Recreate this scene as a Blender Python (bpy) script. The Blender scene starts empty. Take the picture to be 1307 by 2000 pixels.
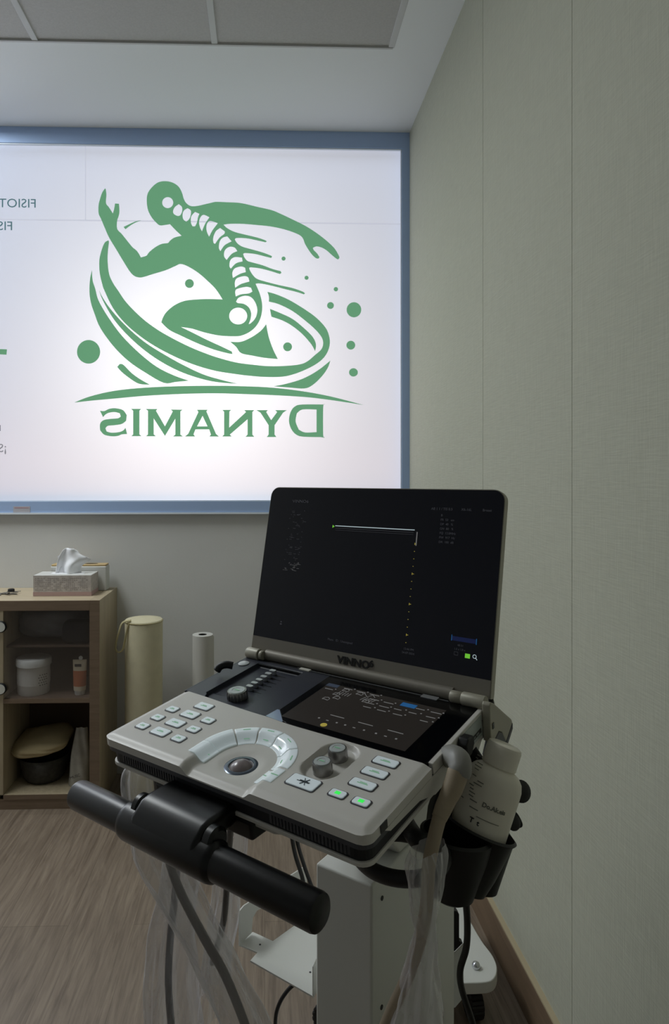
import bpy, bmesh, math, random
from mathutils import Vector, Matrix
random.seed(7)
C = bpy.context.scene.collection
sc = bpy.context.scene
# ------------------------------------------------------------------ camera
TH = math.radians(1.76); F = 1300.0; CX = 557.0; CY = 933.0; HC = 1.30
cd = bpy.data.cameras.new('camera'); cam = bpy.data.objects.new('camera', cd); C.objects.link(cam)
cam.location = (0, 0, HC); cam.rotation_euler = (math.radians(90), 0, -TH)
cd.sensor_fit = 'VERTICAL'; cd.sensor_height = 36; cd.lens = 36 * F / 2000
cd.shift_x = (653.5 - CX) / 2000; cd.shift_y = (CY - 1000) / 2000; cd.clip_start = 0.02
sc.camera = cam
sc.view_settings.view_transform = 'Standard'; sc.view_settings.look = 'None'
sc.view_settings.gamma = 1; sc.view_settings.use_curve_mapping = False
sc.view_settings.exposure = 0.0
# ------------------------------------------------------------------ world and lamps
w = bpy.data.worlds.new('World'); sc.world = w; w.use_nodes = True
w.node_tree.nodes['Background'].inputs[0].default_value = (0.93, 1.0, 0.95, 1)
w.node_tree.nodes['Background'].inputs[1].default_value = 0.075
WIN_E = 0.36          # daylight carried by the frosted film
def area(name, loc, rot, sx, sy, power, col):
    l = bpy.data.lights.new(name, 'AREA'); l.shape = 'RECTANGLE'; l.size = sx; l.size_y = sy
    l.energy = power; l.color = col; o = bpy.data.objects.new(name, l); C.objects.link(o)
    o.location = loc; o.rotation_euler = rot; return o
# daylight outside the frosted window: open sky above, warm paving below, added glow at the centre
area('sky_light', (-0.6, 3.9, 3.7), (math.radians(-45), 0, 0), 4, 0.8, 12, (0.55, 0.68, 1.0))
area('paving_light', (-0.6, 3.7, 0.5), (math.radians(-128), 0, 0), 4, 0.8, 9.5, (1.0, 0.60, 0.56))
area('added_centre_glow', (-0.30, 3.70, 1.80), (math.radians(-90), 0, 0), 0.5, 0.5, 5.5, (1.0, 0.97, 0.93))

# added unseen fill lamp, shining in through the added clear pane
area('added_side_lamp', (-1.98, 3.25, 1.97), (math.radians(-90), 0, 0), 0.9, 1.5, 26, (0.92, 0.97, 1.0))
# added overhead fill lamp, unseen, left of the view
area('added_overhead_lamp', (-1.50, 2.30, 2.80), (0, 0, 0), 0.6, 1.0, 30, (0.95, 1.0, 1.0))

# ------------------------------------------------------------------ pixel rays -> places in the room
R_ = Vector((math.cos(TH), -math.sin(TH), 0)); FW = Vector((math.sin(TH), math.cos(TH), 0)); CAM = Vector((0, 0, HC))
def ray(px, py): return FW + R_ * ((px - CX) / F) + Vector((0, 0, (CY - py) / F))
def atd(px, py, d): return CAM + ray(px, py) * d
def atY(px, py, Y): r = ray(px, py); return CAM + r * (Y / r.y)
def atZ(px, py, Z): r = ray(px, py); return CAM + r * ((Z - HC) / r.z)
def atP(px, py, p0, n): r = ray(px, py); return CAM + r * ((p0 - CAM).dot(n) / r.dot(n))

# ------------------------------------------------------------------ materials
def lin(h):
    h = h.lstrip('#'); v = [int(h[i:i + 2], 16) / 255 for i in (0, 2, 4)]
    return tuple((c / 12.92 if c <= .04045 else ((c + .055) / 1.055) ** 2.4) for c in v) + (1,)
def mat(name, col, rough=.5, metal=0, spec=.5, noise=None, bump=None, emit=None, coat=0, alpha=None, trans=0):
    m = bpy.data.materials.new(name); m.use_nodes = True; nt = m.node_tree; b = nt.nodes['Principled BSDF']
    c = lin(col) if isinstance(col, str) else col
    b.inputs['Base Color'].default_value = c; b.inputs['Roughness'].default_value = rough
    b.inputs['Metallic'].default_value = metal; b.inputs['Specular IOR Level'].default_value = spec
    b.inputs['Coat Weight'].default_value = coat; b.inputs['Transmission Weight'].default_value = trans
    if emit: b.inputs['Emission Color'].default_value = lin(emit[0]); b.inputs['Emission Strength'].default_value = emit[1]
    tc = nt.nodes.new('ShaderNodeTexCoord')
    if noise:
        sc_, amt = noise
        n = nt.nodes.new('ShaderNodeTexNoise'); n.inputs['Scale'].default_value = sc_; n.inputs['Detail'].default_value = 4
        nt.links.new(tc.outputs['Object'], n.inputs['Vector'])
        r = nt.nodes.new('ShaderNodeValToRGB')
        r.color_ramp.elements[0].position = .3; r.color_ramp.elements[1].position = .7
        r.color_ramp.elements[0].color = tuple(x * (1 - amt) for x in c[:3]) + (1,)
        r.color_ramp.elements[1].color = tuple(min(1, x * (1 + amt)) for x in c[:3]) + (1,)
        nt.links.new(n.outputs['Fac'], r.inputs['Fac']); nt.links.new(r.outputs['Color'], b.inputs['Base Color'])
    if bump:
        sc_, st = bump
        n = nt.nodes.new('ShaderNodeTexNoise'); n.inputs['Scale'].default_value = sc_; n.inputs['Detail'].default_value = 3
        nt.links.new(tc.outputs['Object'], n.inputs['Vector'])
        bp = nt.nodes.new('ShaderNodeBump'); bp.inputs['Strength'].default_value = st; bp.inputs['Distance'].default_value = .002
        nt.links.new(n.outputs['Fac'], bp.inputs['Height']); nt.links.new(bp.outputs['Normal'], b.inputs['Normal'])
    return m
def wood(name, c1, c2, scale=(3, 40, 40), rough=.5, planks=None, bump=.15):
    m = bpy.data.materials.new(name); m.use_nodes = True; nt = m.node_tree; b = nt.nodes['Principled BSDF']
    tc = nt.nodes.new('ShaderNodeTexCoord'); mp = nt.nodes.new('ShaderNodeMapping'); mp.inputs['Scale'].default_value = scale
    nt.links.new(tc.outputs['Object'], mp.inputs['Vector'])
    n = nt.nodes.new('ShaderNodeTexNoise'); n.inputs['Scale'].default_value = 1; n.inputs['Detail'].default_value = 8; n.inputs['Roughness'].default_value = .65
    n.inputs['Distortion'].default_value = .6
    nt.links.new(mp.outputs['Vector'], n.inputs['Vector'])
    r = nt.nodes.new('ShaderNodeValToRGB'); r.color_ramp.elements[0].position = .32; r.color_ramp.elements[1].position = .68
    r.color_ramp.elements[0].color = lin(c1); r.color_ramp.elements[1].color = lin(c2)
    nt.links.new(n.outputs['Fac'], r.inputs['Fac']); out = r.outputs['Color']
    if planks:
        mp2 = nt.nodes.new('ShaderNodeMapping'); mp2.inputs['Rotation'].default_value = (0, 0, planks[2])
        nt.links.new(tc.outputs['Object'], mp2.inputs['Vector'])
        br = nt.nodes.new('ShaderNodeTexBrick'); br.inputs['Scale'].default_value = 1; br.inputs['Brick Width'].default_value = planks[0]
        br.inputs['Row Height'].default_value = planks[1]; br.inputs['Mortar Size'].default_value = .0012; br.inputs['Mortar Smooth'].default_value = .6
        br.inputs['Color1'].default_value = (1, 1, 1, 1); br.inputs['Color2'].default_value = (.88, .88, .88, 1); br.inputs['Mortar'].default_value = (.6, .58, .56, 1)
        nt.links.new(mp2.outputs['Vector'], br.inputs['Vector'])
        mx = nt.nodes.new('ShaderNodeMix'); mx.data_type = 'RGBA'; mx.blend_type = 'MULTIPLY'; mx.inputs[0].default_value = 1
        nt.links.new(out, mx.inputs[6]); nt.links.new(br.outputs['Color'], mx.inputs[7]); out = mx.outputs[2]
    nt.links.new(out, b.inputs['Base Color']); b.inputs['Roughness'].default_value = rough
    bp = nt.nodes.new('ShaderNodeBump'); bp.inputs['Strength'].default_value = bump; bp.inputs['Distance'].default_value = .001
    nt.links.new(n.outputs['Fac'], bp.inputs['Height']); nt.links.new(bp.outputs['Normal'], b.inputs['Normal'])
    return m
def woven(name, col):           # woven wall covering: fine crossed threads
    m = mat(name, col, .85, spec=.2); nt = m.node_tree; b = nt.nodes['Principled BSDF']
    tc = nt.nodes.new('ShaderNodeTexCoord'); hs = []
    for sx in ((900, 900, 45), (900, 60, 900)):
        mp = nt.nodes.new('ShaderNodeMapping'); mp.inputs['Scale'].default_value = sx
        mp.inputs['Rotation'].default_value = (math.radians(6), 0, 0)
        nt.links.new(tc.outputs['Object'], mp.inputs['Vector'])
        n = nt.nodes.new('ShaderNodeTexNoise'); n.inputs['Scale'].default_value = .35; n.inputs['Detail'].default_value = 3
        nt.links.new(mp.outputs['Vector'], n.inputs['Vector']); hs.append(n)
    a = nt.nodes.new('ShaderNodeMath'); a.operation = 'ADD'
    nt.links.new(hs[0].outputs['Fac'], a.inputs[0]); nt.links.new(hs[1].outputs['Fac'], a.inputs[1])
    r = nt.nodes.new('ShaderNodeMapRange'); r.inputs[1].default_value = .6; r.inputs[2].default_value = 1.4; r.inputs[3].default_value = .92; r.inputs[4].default_value = 1.08
    nt.links.new(a.outputs[0], r.inputs[0])
    mx = nt.nodes.new('ShaderNodeVectorMath'); mx.operation = 'SCALE'; mx.inputs[0].default_value = lin(col)[:3]
    nt.links.new(r.outputs[0], mx.inputs['Scale']); nt.links.new(mx.outputs[0], b.inputs['Base Color'])
    bp = nt.nodes.new('ShaderNodeBump'); bp.inputs['Strength'].default_value = .5; bp.inputs['Distance'].default_value = .0012
    nt.links.new(a.outputs[0], bp.inputs['Height']); nt.links.new(bp.outputs['Normal'], b.inputs['Normal'])
    return m
def film_mat(name, col, e, t):  # backlit translucent film
    m = bpy.data.materials.new(name); m.use_nodes = True; nt = m.node_tree; nt.nodes.clear()
    o = nt.nodes.new('ShaderNodeOutputMaterial'); a = nt.nodes.new('ShaderNodeAddShader'); e_ = nt.nodes.new('ShaderNodeEmission'); t_ = nt.nodes.new('ShaderNodeBsdfTranslucent')
    e_.inputs[0].default_value = col; e_.inputs[1].default_value = e; t_.inputs[0].default_value = t
    nt.links.new(e_.outputs[0], a.inputs[0]); nt.links.new(t_.outputs[0], a.inputs[1]); nt.links.new(a.outputs[0], o.inputs[0]); return m
def plastic_film(name):
    m = bpy.data.materials.new(name); m.use_nodes = True; nt = m.node_tree; nt.nodes.clear()
    o = nt.nodes.new('ShaderNodeOutputMaterial'); mx = nt.nodes.new('ShaderNodeMixShader'); tr = nt.nodes.new('ShaderNodeBsdfTransparent')
    b = nt.nodes.new('ShaderNodeBsdfPrincipled'); b.inputs['Base Color'].default_value = (.85, .84, .87, 1); b.inputs['Roughness'].default_value = .12
    b.inputs['Specular IOR Level'].default_value = 1.0
    tc = nt.nodes.new('ShaderNodeTexCoord'); n = nt.nodes.new('ShaderNodeTexNoise'); n.inputs['Scale'].default_value = 15; n.inputs['Detail'].default_value = 2.5; n.inputs['Distortion'].default_value = 1.0
    mp = nt.nodes.new('ShaderNodeMapping'); mp.inputs['Scale'].default_value = (1, 1, .35)
    nt.links.new(tc.outputs['Object'], mp.inputs['Vector']); nt.links.new(mp.outputs['Vector'], n.inputs['Vector'])
    bp = nt.nodes.new('ShaderNodeBump'); bp.inputs['Strength'].default_value = 1; bp.inputs['Distance'].default_value = .02
    nt.links.new(n.outputs['Fac'], bp.inputs['Height']); nt.links.new(bp.outputs['Normal'], b.inputs['Normal'])
    fr = nt.nodes.new('ShaderNodeLayerWeight'); fr.inputs[0].default_value = .25
    nt.links.new(bp.outputs['Normal'], fr.inputs['Normal'])
    r = nt.nodes.new('ShaderNodeMapRange'); r.inputs[3].default_value = .20; r.inputs[4].default_value = .80
    nt.links.new(fr.outputs['Facing'], r.inputs[0]); nt.links.new(r.outputs[0], mx.inputs[0])
    nt.links.new(tr.outputs[0], mx.inputs[1]); nt.links.new(b.outputs[0], mx.inputs[2]); nt.links.new(mx.outputs[0], o.inputs[0]); return m

M = dict(
    wallp=woven('woven_wallcovering', '#b9baaa'), wallw=mat('painted_wall', '#d6d6d4', .8, noise=(3, .03), bump=(120, .15)),
    ceil=mat('ceiling_paint', '#e6e9ea', .85, bump=(90, .1)), tile=mat('ceiling_tile', '#b9b8b6', .9, noise=(150, .05), bump=(200, .3)),
    tbar=mat('ceiling_bar', '#c4c5c4', .5), frame=mat('window_frame_glare', '#a4bce2', .45), lip=mat('window_lip', '#e4ebf2', .4),  # the frame's blue holds the window glare in its colour
    floor=wood('floor_laminate', '#6f6154', '#988978', (70, 4.5, 10), .42, (1.3, .19, math.radians(90)), .1),
    base=wood('baseboard_wood', '#6f5c4a', '#86715b', (30, 3, 30), .5), basetop=mat('baseboard_top', '#b7a98b', .5),
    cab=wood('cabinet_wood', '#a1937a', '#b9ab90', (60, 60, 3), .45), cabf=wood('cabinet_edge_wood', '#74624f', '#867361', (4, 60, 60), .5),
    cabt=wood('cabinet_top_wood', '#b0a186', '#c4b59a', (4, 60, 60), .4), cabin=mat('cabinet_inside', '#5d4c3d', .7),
    film=film_mat('frosted_film', (0.86, 0.90, 1.0, 1), WIN_E, (.85, .85, .85, 1)),
    seam=film_mat('film_seam', (0.70, 0.72, .80, 1), WIN_E * .95, (.55, .55, .57, 1)),
    vinyl=film_mat('green_vinyl', lin('#6c9a7e'), .68, (.13, .25, .14, 1)),
    vinylg=film_mat('grey_green_vinyl', lin('#5f7f86'), .62, (.10, .16, .16, 1)), vinyll=film_mat('grey_vinyl', lin('#8f8f95'), .6, (.2, .2, .2, 1)),
    white=mat('white_powder_coat', '#d3d4ce', .4, bump=(400, .05)), whitep=mat('white_plastic', '#d8d6ca', .4),
    shell=mat('warm_grey_shell', '#dad7d0', .38, bump=(900, .04)), shelld=mat('dark_grey_shell', '#4a4b50', .45), under=mat('black_underside', '#17181d', .5),
    navy=mat('matte_navy_panel', '#2b2f3b', .42), navyd=mat('recess_navy_panel', '#2a3340', .5), black=mat('black_plastic', '#050609', .34), blackm=mat('matte_black', '#08090b', .5),
    glass=mat('black_glass', '#040508', .12, spec=.25), display=mat('dark_display', '#04050a', .25, spec=.4, emit=('#0b0d16', .25)), touch=mat('touch_display', '#141210', .22, emit=('#2a2724', .55)),
    lid=mat('champagne_metal', '#8b867c', .5, metal=.3), lide=mat('lid_edge', '#aca898', .45, metal=.15), silver=mat('silver_plastic', '#b9bcc0', .25, metal=.6), chrome=mat('chrome', '#cfd2d6', .12, metal=1),
    key=mat('backlit_key', '#e2e8ec', .18, spec=.8, emit=('#c4d6da', .22)), keyr=mat('key_rim', '#4a484c', .3), keyg=mat('green_key_mark', '#2fbf48', .4, emit=('#2ee04c', .9)),
    keyt=mat('key_print', '#7fa88b', .4, emit=('#7fbf93', .25)), keyd=mat('key_dark_print', '#4c565c', .4), ball=mat('trackball_ball', '#8a7f80', .25, spec=.7), ring=mat('trackball_ring', '#5c6672', .2, metal=.5),
    knob=mat('knob_side', '#8f8d8b', .25, metal=.7), knobt=mat('knob_top', '#c4cbcb', .3), logo=mat('logo_black', '#050505', .4),
    ui=mat('ui_grey', '#808080', .5, emit=('#9a9a9a', .26)), uid=mat('ui_faint', '#333333', .5, emit=('#7a7d88', .10)), uib=mat('ui_blue', '#18406a', .5, emit=('#1f5f96', .5)), uin=mat('ui_navy', '#101a40', .5, emit=('#1c2c66', .2)),
    uiy=mat('ui_yellow', '#a09040', .5, emit=('#c2b24a', .35)), uig=mat('ui_green', '#60b030', .5, emit=('#78d23c', .6)), uiw=mat('ui_white', '#cccccc', .5, emit=('#c8e0e8', .45)),
    label=mat('label_plate', '#aab3b0', .3, metal=.2), darkp=mat('dark_print', '#2e2e2e', .6), beige=mat('beige_rubber', '#a5967f', .55), greyc=mat('grey_cable', '#5a5550', .5), greyd=mat('dark_cable', '#3c393b', .5),
    rubber=mat('black_rubber', '#0a0a0c', .5), grp=mat('grey_connector', '#8d8c86', .45), bottle=mat('bottle_plastic', '#efeada', .38, spec=.4), print=mat('bottle_print', '#7b7b70', .6),
    sleeve=plastic_film('thin_plastic_film'), tissue=mat('tissue_paper', '#f2f3f6', .8), boxp=mat('printed_carton', '#b9b2ad', .6, noise=(60, .16)), boxpink=mat('pink_carton_band', '#b69a96', .6), boxw=mat('white_carton', '#cfcfcb', .5),
    lidw=mat('bamboo_lid', '#c3a878', .5), key_m=mat('key_metal', '#8b8b8d', .25, metal=1), cream=mat('cream_fabric', '#d0c9ab', .85, noise=(30, .04), bump=(300, .3)), creamd=mat('cream_trim', '#bdb48b', .8),
    paper=mat('paper_roll', '#c9c8c2', .8), hole=mat('dark_hole', '#15130f', .9), jar=mat('jar_plastic', '#d3d3ca', .4), jarl=mat('jar_lid', '#dadbd3', .35), tube=mat('tube_plastic', '#c2b79b', .35), orange=mat('tube_orange', '#a8623c', .4), greyf=mat('mottled_grey', '#8e8f90', .85, noise=(20, .1), bump=(40, .5)),
    bag=mat('dark_bag', '#14141b', .7, bump=(50, .5)), pack=mat('white_pack', '#9a968c', .35, noise=(25, .18), bump=(30, .6)), pillow=mat('pillow_fabric', '#a89874', .85, bump=(250, .3)), mesh=mat('grey_basket', '#38352f', .8, noise=(60, .3)), stick=mat('sticker', '#b8b6bd', .5), stickp=mat('sticker_pink', '#b98d96', .5))
m = bpy.data.materials.new('clear_glass'); m.use_nodes = True; nt = m.node_tree; nt.nodes.clear()
o_ = nt.nodes.new('ShaderNodeOutputMaterial'); x_ = nt.nodes.new('ShaderNodeMixShader'); t_ = nt.nodes.new('ShaderNodeBsdfTransparent'); g_ = nt.nodes.new('ShaderNodeBsdfGlossy')
t_.inputs[0].default_value = (.95, .95, .97, 1); g_.inputs['Roughness'].default_value = .08; x_.inputs[0].default_value = .10
nt.links.new(t_.outputs[0], x_.inputs[1]); nt.links.new(g_.outputs[0], x_.inputs[2]); nt.links.new(x_.outputs[0], o_.inputs[0]); M['clear'] = m

# ------------------------------------------------------------------ builders
def root(name, loc, label, cat, group=None, rot=None):
    o = bpy.data.objects.new(name, None); C.objects.link(o); o.location = loc; o.empty_display_size = .05
    if rot: o.rotation_euler = rot
    o['label'] = label; o['category'] = cat
    if group: o['group'] = group
    return o
bpy.context.view_layer.update()
def ob(name, bm, material, parent=None, smooth=False, local=False, bevel=0, label=None):
    if isinstance(bm, bmesh.types.BMesh):
        bmesh.ops.recalc_face_normals(bm, faces=bm.faces[:]); me = bpy.data.meshes.new(name); bm.to_mesh(me); bm.free()
    else: me = bm; me.name = name
    o = bpy.data.objects.new(name, me); C.objects.link(o); me.materials.clear(); me.materials.append(M[material] if isinstance(material, str) else material)
    if smooth:
        for p in me.polygons: p.use_smooth = True
        if smooth == 'auto':
            md = o.modifiers.new('es', 'EDGE_SPLIT'); md.split_angle = math.radians(40)
    if bevel:
        b = o.modifiers.new('bev', 'BEVEL'); b.width = bevel; b.segments = 3; b.limit_method = 'ANGLE'; b.angle_limit = math.radians(40)
        for p in me.polygons: p.use_smooth = True
        md = o.modifiers.new('wn', 'WEIGHTED_NORMAL')
    if parent:
        o.parent = parent
        if not local:   # vertices are given in room coordinates: move them into the thing's own frame
            mw = Matrix.Identity(4); q = parent
            while q: mw = q.matrix_basis @ mw; q = q.parent
            me.transform(mw.inverted())
    if label: o['label'] = label
    return o
def tag(o, label, cat, group=None):
    o['label'] = label; o['category'] = cat
    if group: o['group'] = group
    return o
def struct(name, bm, material, **k):
    o = ob(name, bm, material, **k)
    if not o.parent: o['kind'] = 'structure'
    return o
def NB(): return bmesh.new()
def box(bm, x0, x1, y0, y1, z0, z1, mx=None):
    vs = [bm.verts.new((x, y, z)) for x in (x0, x1) for y in (y0, y1) for z in (z0, z1)]
    for f in ((0, 1, 3, 2), (4, 6, 7, 5), (0, 4, 5, 1), (2, 3, 7, 6), (0, 2, 6, 4), (1, 5, 7, 3)): bm.faces.new([vs[i] for i in f])
    if mx: bmesh.ops.transform(bm, matrix=mx, verts=vs)
    return bm
def prism(bm, pts, vec, base=None):   # 3-D outline pushed along vec
    vec = Vector(vec); a = [bm.verts.new(Vector(p)) for p in pts]; b = [bm.verts.new(Vector(p) + vec) for p in pts]
    bm.faces.new(a); bm.faces.new(b[::-1]); n = len(a)
    for i in range(n): bm.faces.new((a[i], b[i], b[(i + 1) % n], a[(i + 1) % n]))
    return bm
def lathe(bm, prof, n=32, mx=None, cap=True):
    rings = []; new = []
    for r, z in prof:
        ring = [bm.verts.new((r * math.cos(2 * math.pi * k / n), r * math.sin(2 * math.pi * k / n), z)) for k in range(n)]
        rings.append(ring); new += ring
    for a, b in zip(rings, rings[1:]):
        for k in range(n): bm.faces.new((a[k], a[(k + 1) % n], b[(k + 1) % n], b[k]))
    if cap:
        bm.faces.new(rings[0][::-1]); bm.faces.new(rings[-1])
    if mx: bmesh.ops.transform(bm, matrix=mx, verts=new)
    return bm
def axis_mx(p, d, up=None):
    d = Vector(d).normalized(); q = d.to_track_quat('Z', 'Y'); return Matrix.Translation(Vector(p)) @ q.to_matrix().to_4x4()
def crom(pts, n=8, closed=False):
    P = [Vector(p) for p in pts]; out = []; N = len(P)
    rng = N if closed else N - 1
    for i in range(rng):
        p0 = P[(i - 1) % N] if (closed or i > 0) else P[0]; p1 = P[i]; p2 = P[(i + 1) % N]; p3 = P[(i + 2) % N] if (closed or i + 2 < N) else P[-1]
        for k in range(n):
            t = k / n
            out.append(.5 * ((2 * p1) + (p2 - p0) * t + (2 * p0 - 5 * p1 + 4 * p2 - p3) * t * t + (3 * p1 - p0 - 3 * p2 + p3) * t ** 3))
    if not closed: out.append(P[-1])
    return out
def tube(bm, pts, r, n=12, smooth=8, cap=True, wr=None, flat=1):
    rs = r if isinstance(r, (list, tuple)) else [r] * len(pts)
    path = crom(pts, smooth) if smooth else [Vector(p) for p in pts]; m_ = smooth or 1
    rings = []; up = None; L = len(path)
    for i, p in enumerate(path):
        t = (path[min(i + 1, L - 1)] - path[max(i - 1, 0)]).normalized()
        if up is None: up = t.orthogonal().normalized()
        up = (up - t * up.dot(t)).normalized(); s = t.cross(up)
        f = i / m_; j = min(int(f), len(rs) - 1); k2 = min(j + 1, len(rs) - 1); u = f - j; u = u * u * (3 - 2 * u); rr = rs[j] * (1 - u) + rs[k2] * u
        ring = []
        for k in range(n):
            a = 2 * math.pi * k / n; q = rr * (1 + (wr(a, i) if wr else 0))
            ring.append(bm.verts.new(p + up * math.cos(a) * q + s * math.sin(a) * q * flat))
        rings.append(ring)
    for a, b in zip(rings, rings[1:]):
        for k in range(n): bm.faces.new((a[k], a[(k + 1) % n], b[(k + 1) % n], b[k]))
    if cap: bm.faces.new(rings[0][::-1]); bm.faces.new(rings[-1])
    return bm
def smooth_outline(pts, n=4, corner=42, smooth=True):
    P = [Vector(p) for p in pts]; N = len(P)
    if not smooth: return P
    def isc(i):
        a = P[i] - P[i - 1]; b = P[(i + 1) % N] - P[i]
        if a.length < 1e-9 or b.length < 1e-9: return True
        return math.degrees(a.angle(b)) > corner
    cs = [isc(i) for i in range(N)]; out = []
    for i in range(N):
        p1 = P[i]; p2 = P[(i + 1) % N]; p0 = p1 if cs[i] else P[i - 1]; p3 = p2 if cs[(i + 1) % N] else P[(i + 2) % N]
        for k in range(n):
            t = k / n
            out.append(.5 * ((2 * p1) + (p2 - p0) * t + (2 * p0 - 5 * p1 + 4 * p2 - p3) * t * t + (3 * p1 - p0 - 3 * p2 + p3) * t ** 3))
    return out
def fill_mesh(loops, depth, mx):     # flat shape with holes, given thickness, in the XY plane of mx
    cu = bpy.data.curves.new('c', 'CURVE'); cu.dimensions = '2D'; cu.fill_mode = 'BOTH'; cu.extrude = depth / 2
    for lp in loops:
        s = cu.splines.new('POLY'); s.points.add(len(lp) - 1); s.use_cyclic_u = True
        for q, p in zip(s.points, lp): q.co = (p[0], p[1], 0, 1)
    o = bpy.data.objects.new('c', cu); C.objects.link(o); dg = bpy.context.evaluated_depsgraph_get()
    me = bpy.data.meshes.new_from_object(o.evaluated_get(dg)); bpy.data.objects.remove(o); bpy.data.curves.remove(cu)
    me.transform(mx); return me
def text_mesh(body, size, mx, depth=.0004, xs=1, bold=0, align='LEFT'):
    cu = bpy.data.curves.new('t', 'FONT'); cu.body = body; cu.size = size; cu.extrude = depth / 2; cu.offset = bold; cu.align_x = align; cu.resolution_u = 3
    o = bpy.data.objects.new('t', cu); C.objects.link(o); dg = bpy.context.evaluated_depsgraph_get()
    me = bpy.data.meshes.new_from_object(o.evaluated_get(dg)); bpy.data.objects.remove(o); bpy.data.curves.remove(cu)
    me.transform(mx @ Matrix.Diagonal((xs, 1, 1, 1))); return me
def rrect(cx, cy, w_, h_, r, n=5):
    o = []
    for sx, sy, a0 in ((1, 1, 0), (-1, 1, 90), (-1, -1, 180), (1, -1, 270)):
        for k in range(n + 1):
            a = math.radians(a0 + 90 * k / n); o.append(Vector((cx + sx * (w_ / 2 - r) + r * math.cos(a), cy + sy * (h_ / 2 - r) + r * math.sin(a), 0)))
    return o

# ================================================================== SETTING
XW = .6405; YW = 2.945; ZC = 2.825; XL = -2.7; YB = -1.6
struct('floor', box(NB(), XL, XW + .1, YB, YW + .1, -.05, 0), 'floor')
struct('wall_right', box(NB(), XW, XW + .1, YB, YW + .1, 0, ZC + .1), 'wallp')
struct('wall_left', box(NB(), XL - .1, XL, YB, YW + .1, 0, ZC + .1), 'wallw')
WZ0 = 1.145; WXL = -2.5
bm = NB(); box(bm, XL, XW, YW, YW + .1, 0, WZ0); box(bm, XL, WXL, YW, YW + .1, WZ0, ZC)
struct('wall_back', bm, 'wallw')
EY = 2.35      # edge between suspended tiles and the plaster border
bm = NB(); box(bm, XL, XW, EY, YW + .1, ZC, ZC + .1); box(bm, .455, XW, YB, EY, ZC, ZC + .1); box(bm, XL, .455, YB, EY, ZC + .05, ZC + .1)
struct('ceiling', bm, 'ceil')
TX = [.449 - .625 * k for k in range(6)]; tn = 0
for i in range(5):
    for (a, b) in ((EY - .003 - 1.245, EY - .003), (EY - 2.51, EY - 1.265), (YB, EY - 2.53)):
        tn += 1; struct('trim_%d' % tn, box(NB(), TX[i + 1] + .008, TX[i] - .008, a, b, ZC + .004, ZC + .04), 'tile')
for x in TX[:5]:
    tn += 1; struct('trim_%d' % tn, box(NB(), x - .011, x + .011, YB, EY, ZC - .001, ZC + .012), 'tbar', bevel=.002)
tn += 1; struct('trim_%d' % tn, box(NB(), XL, .455, EY - .004, EY + .004, ZC - .003, ZC + .006), 'tbar')
# base moulding along the textured wall
bb = struct('baseboard_right', box(NB(), .6274, XW, YB, YW, 0, .112), 'base')
struct('baseboard_cap', box(NB(), .6270, XW, YB, YW, .112, .117), 'basetop', parent=bb)
# seams of the wall covering: slender ridges where the lengths meet
for y_ in (1.935, 1.37):
    tn += 1; struct('trim_%d' % tn, box(NB(), XW - .0006, XW, y_ - .0015, y_ + .0015, .12, ZC), 'wallp')
# window
wz1 = ZC
def rim(x0, x1, z0, z1, y0, y1): return box(NB(), x0, x1, y0, y1, z0, z1)
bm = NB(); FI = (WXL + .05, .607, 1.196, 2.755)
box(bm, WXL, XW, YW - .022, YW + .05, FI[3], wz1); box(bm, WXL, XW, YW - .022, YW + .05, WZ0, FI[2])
box(bm, WXL, FI[0], YW - .022, YW + .05, FI[2], FI[3]); box(bm, -1.50, -1.44, YW - .022, YW + .60, FI[2], FI[3]); box(bm, FI[1], XW, YW - .022, YW + .05, FI[2], FI[3])  # added mullion, run outwards as an unseen fin shading the film from the side lamp
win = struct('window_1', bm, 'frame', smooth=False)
bm = NB(); box(bm, WXL, XW, YW - .028, YW - .0225, WZ0 - .004, WZ0 + .003)
struct('window_sill', bm, 'lip', parent=win)
bm = NB(); t = .005; e = .0003
box(bm, -1.439, FI[1] - t, YW - .0165, YW - .006, FI[3] - t, FI[3] - e); box(bm, -1.439, FI[1] - t, YW - .0165, YW - .006, FI[2] + e, FI[2] + t); box(bm, FI[1] - t, FI[1] - e, YW - .0165, YW - .006, FI[2] + e, FI[3] - e)
struct('glazing_bead', bm, 'lip', parent=win)
bm = NB(); bm.faces.new([bm.verts.new(p) for p in ((-1.4395, YW - .002, FI[2] + e), (FI[1] - e, YW - .002, FI[2] + e), (FI[1] - e, YW - .002, FI[3] - e), (-1.4395, YW - .002, FI[3] - e))])
struct('added_clear_pane', box(NB(), FI[0] + e, -1.5003, YW + .006, YW + .010, FI[2] + e, FI[3] - e), 'clear', parent=win)  # pane added out of view to let the side fill lamp in
struct('window_pane', bm, 'film', parent=win)   # the frosted film itself
YP = YW - .005
z_ = atY(400, 433, YP).z
bm = NB(); box(bm, -1.439, FI[1] - .001, YP, YP + .0008, z_ - .003, z_ + .003); x_ = atY(167, 350, YP).x; box(bm, x_ - .002, x_ + .002, YP, YP + .0008, z_, FI[3] - .001)
struct('film_seam', bm, 'seam', parent=win)

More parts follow.
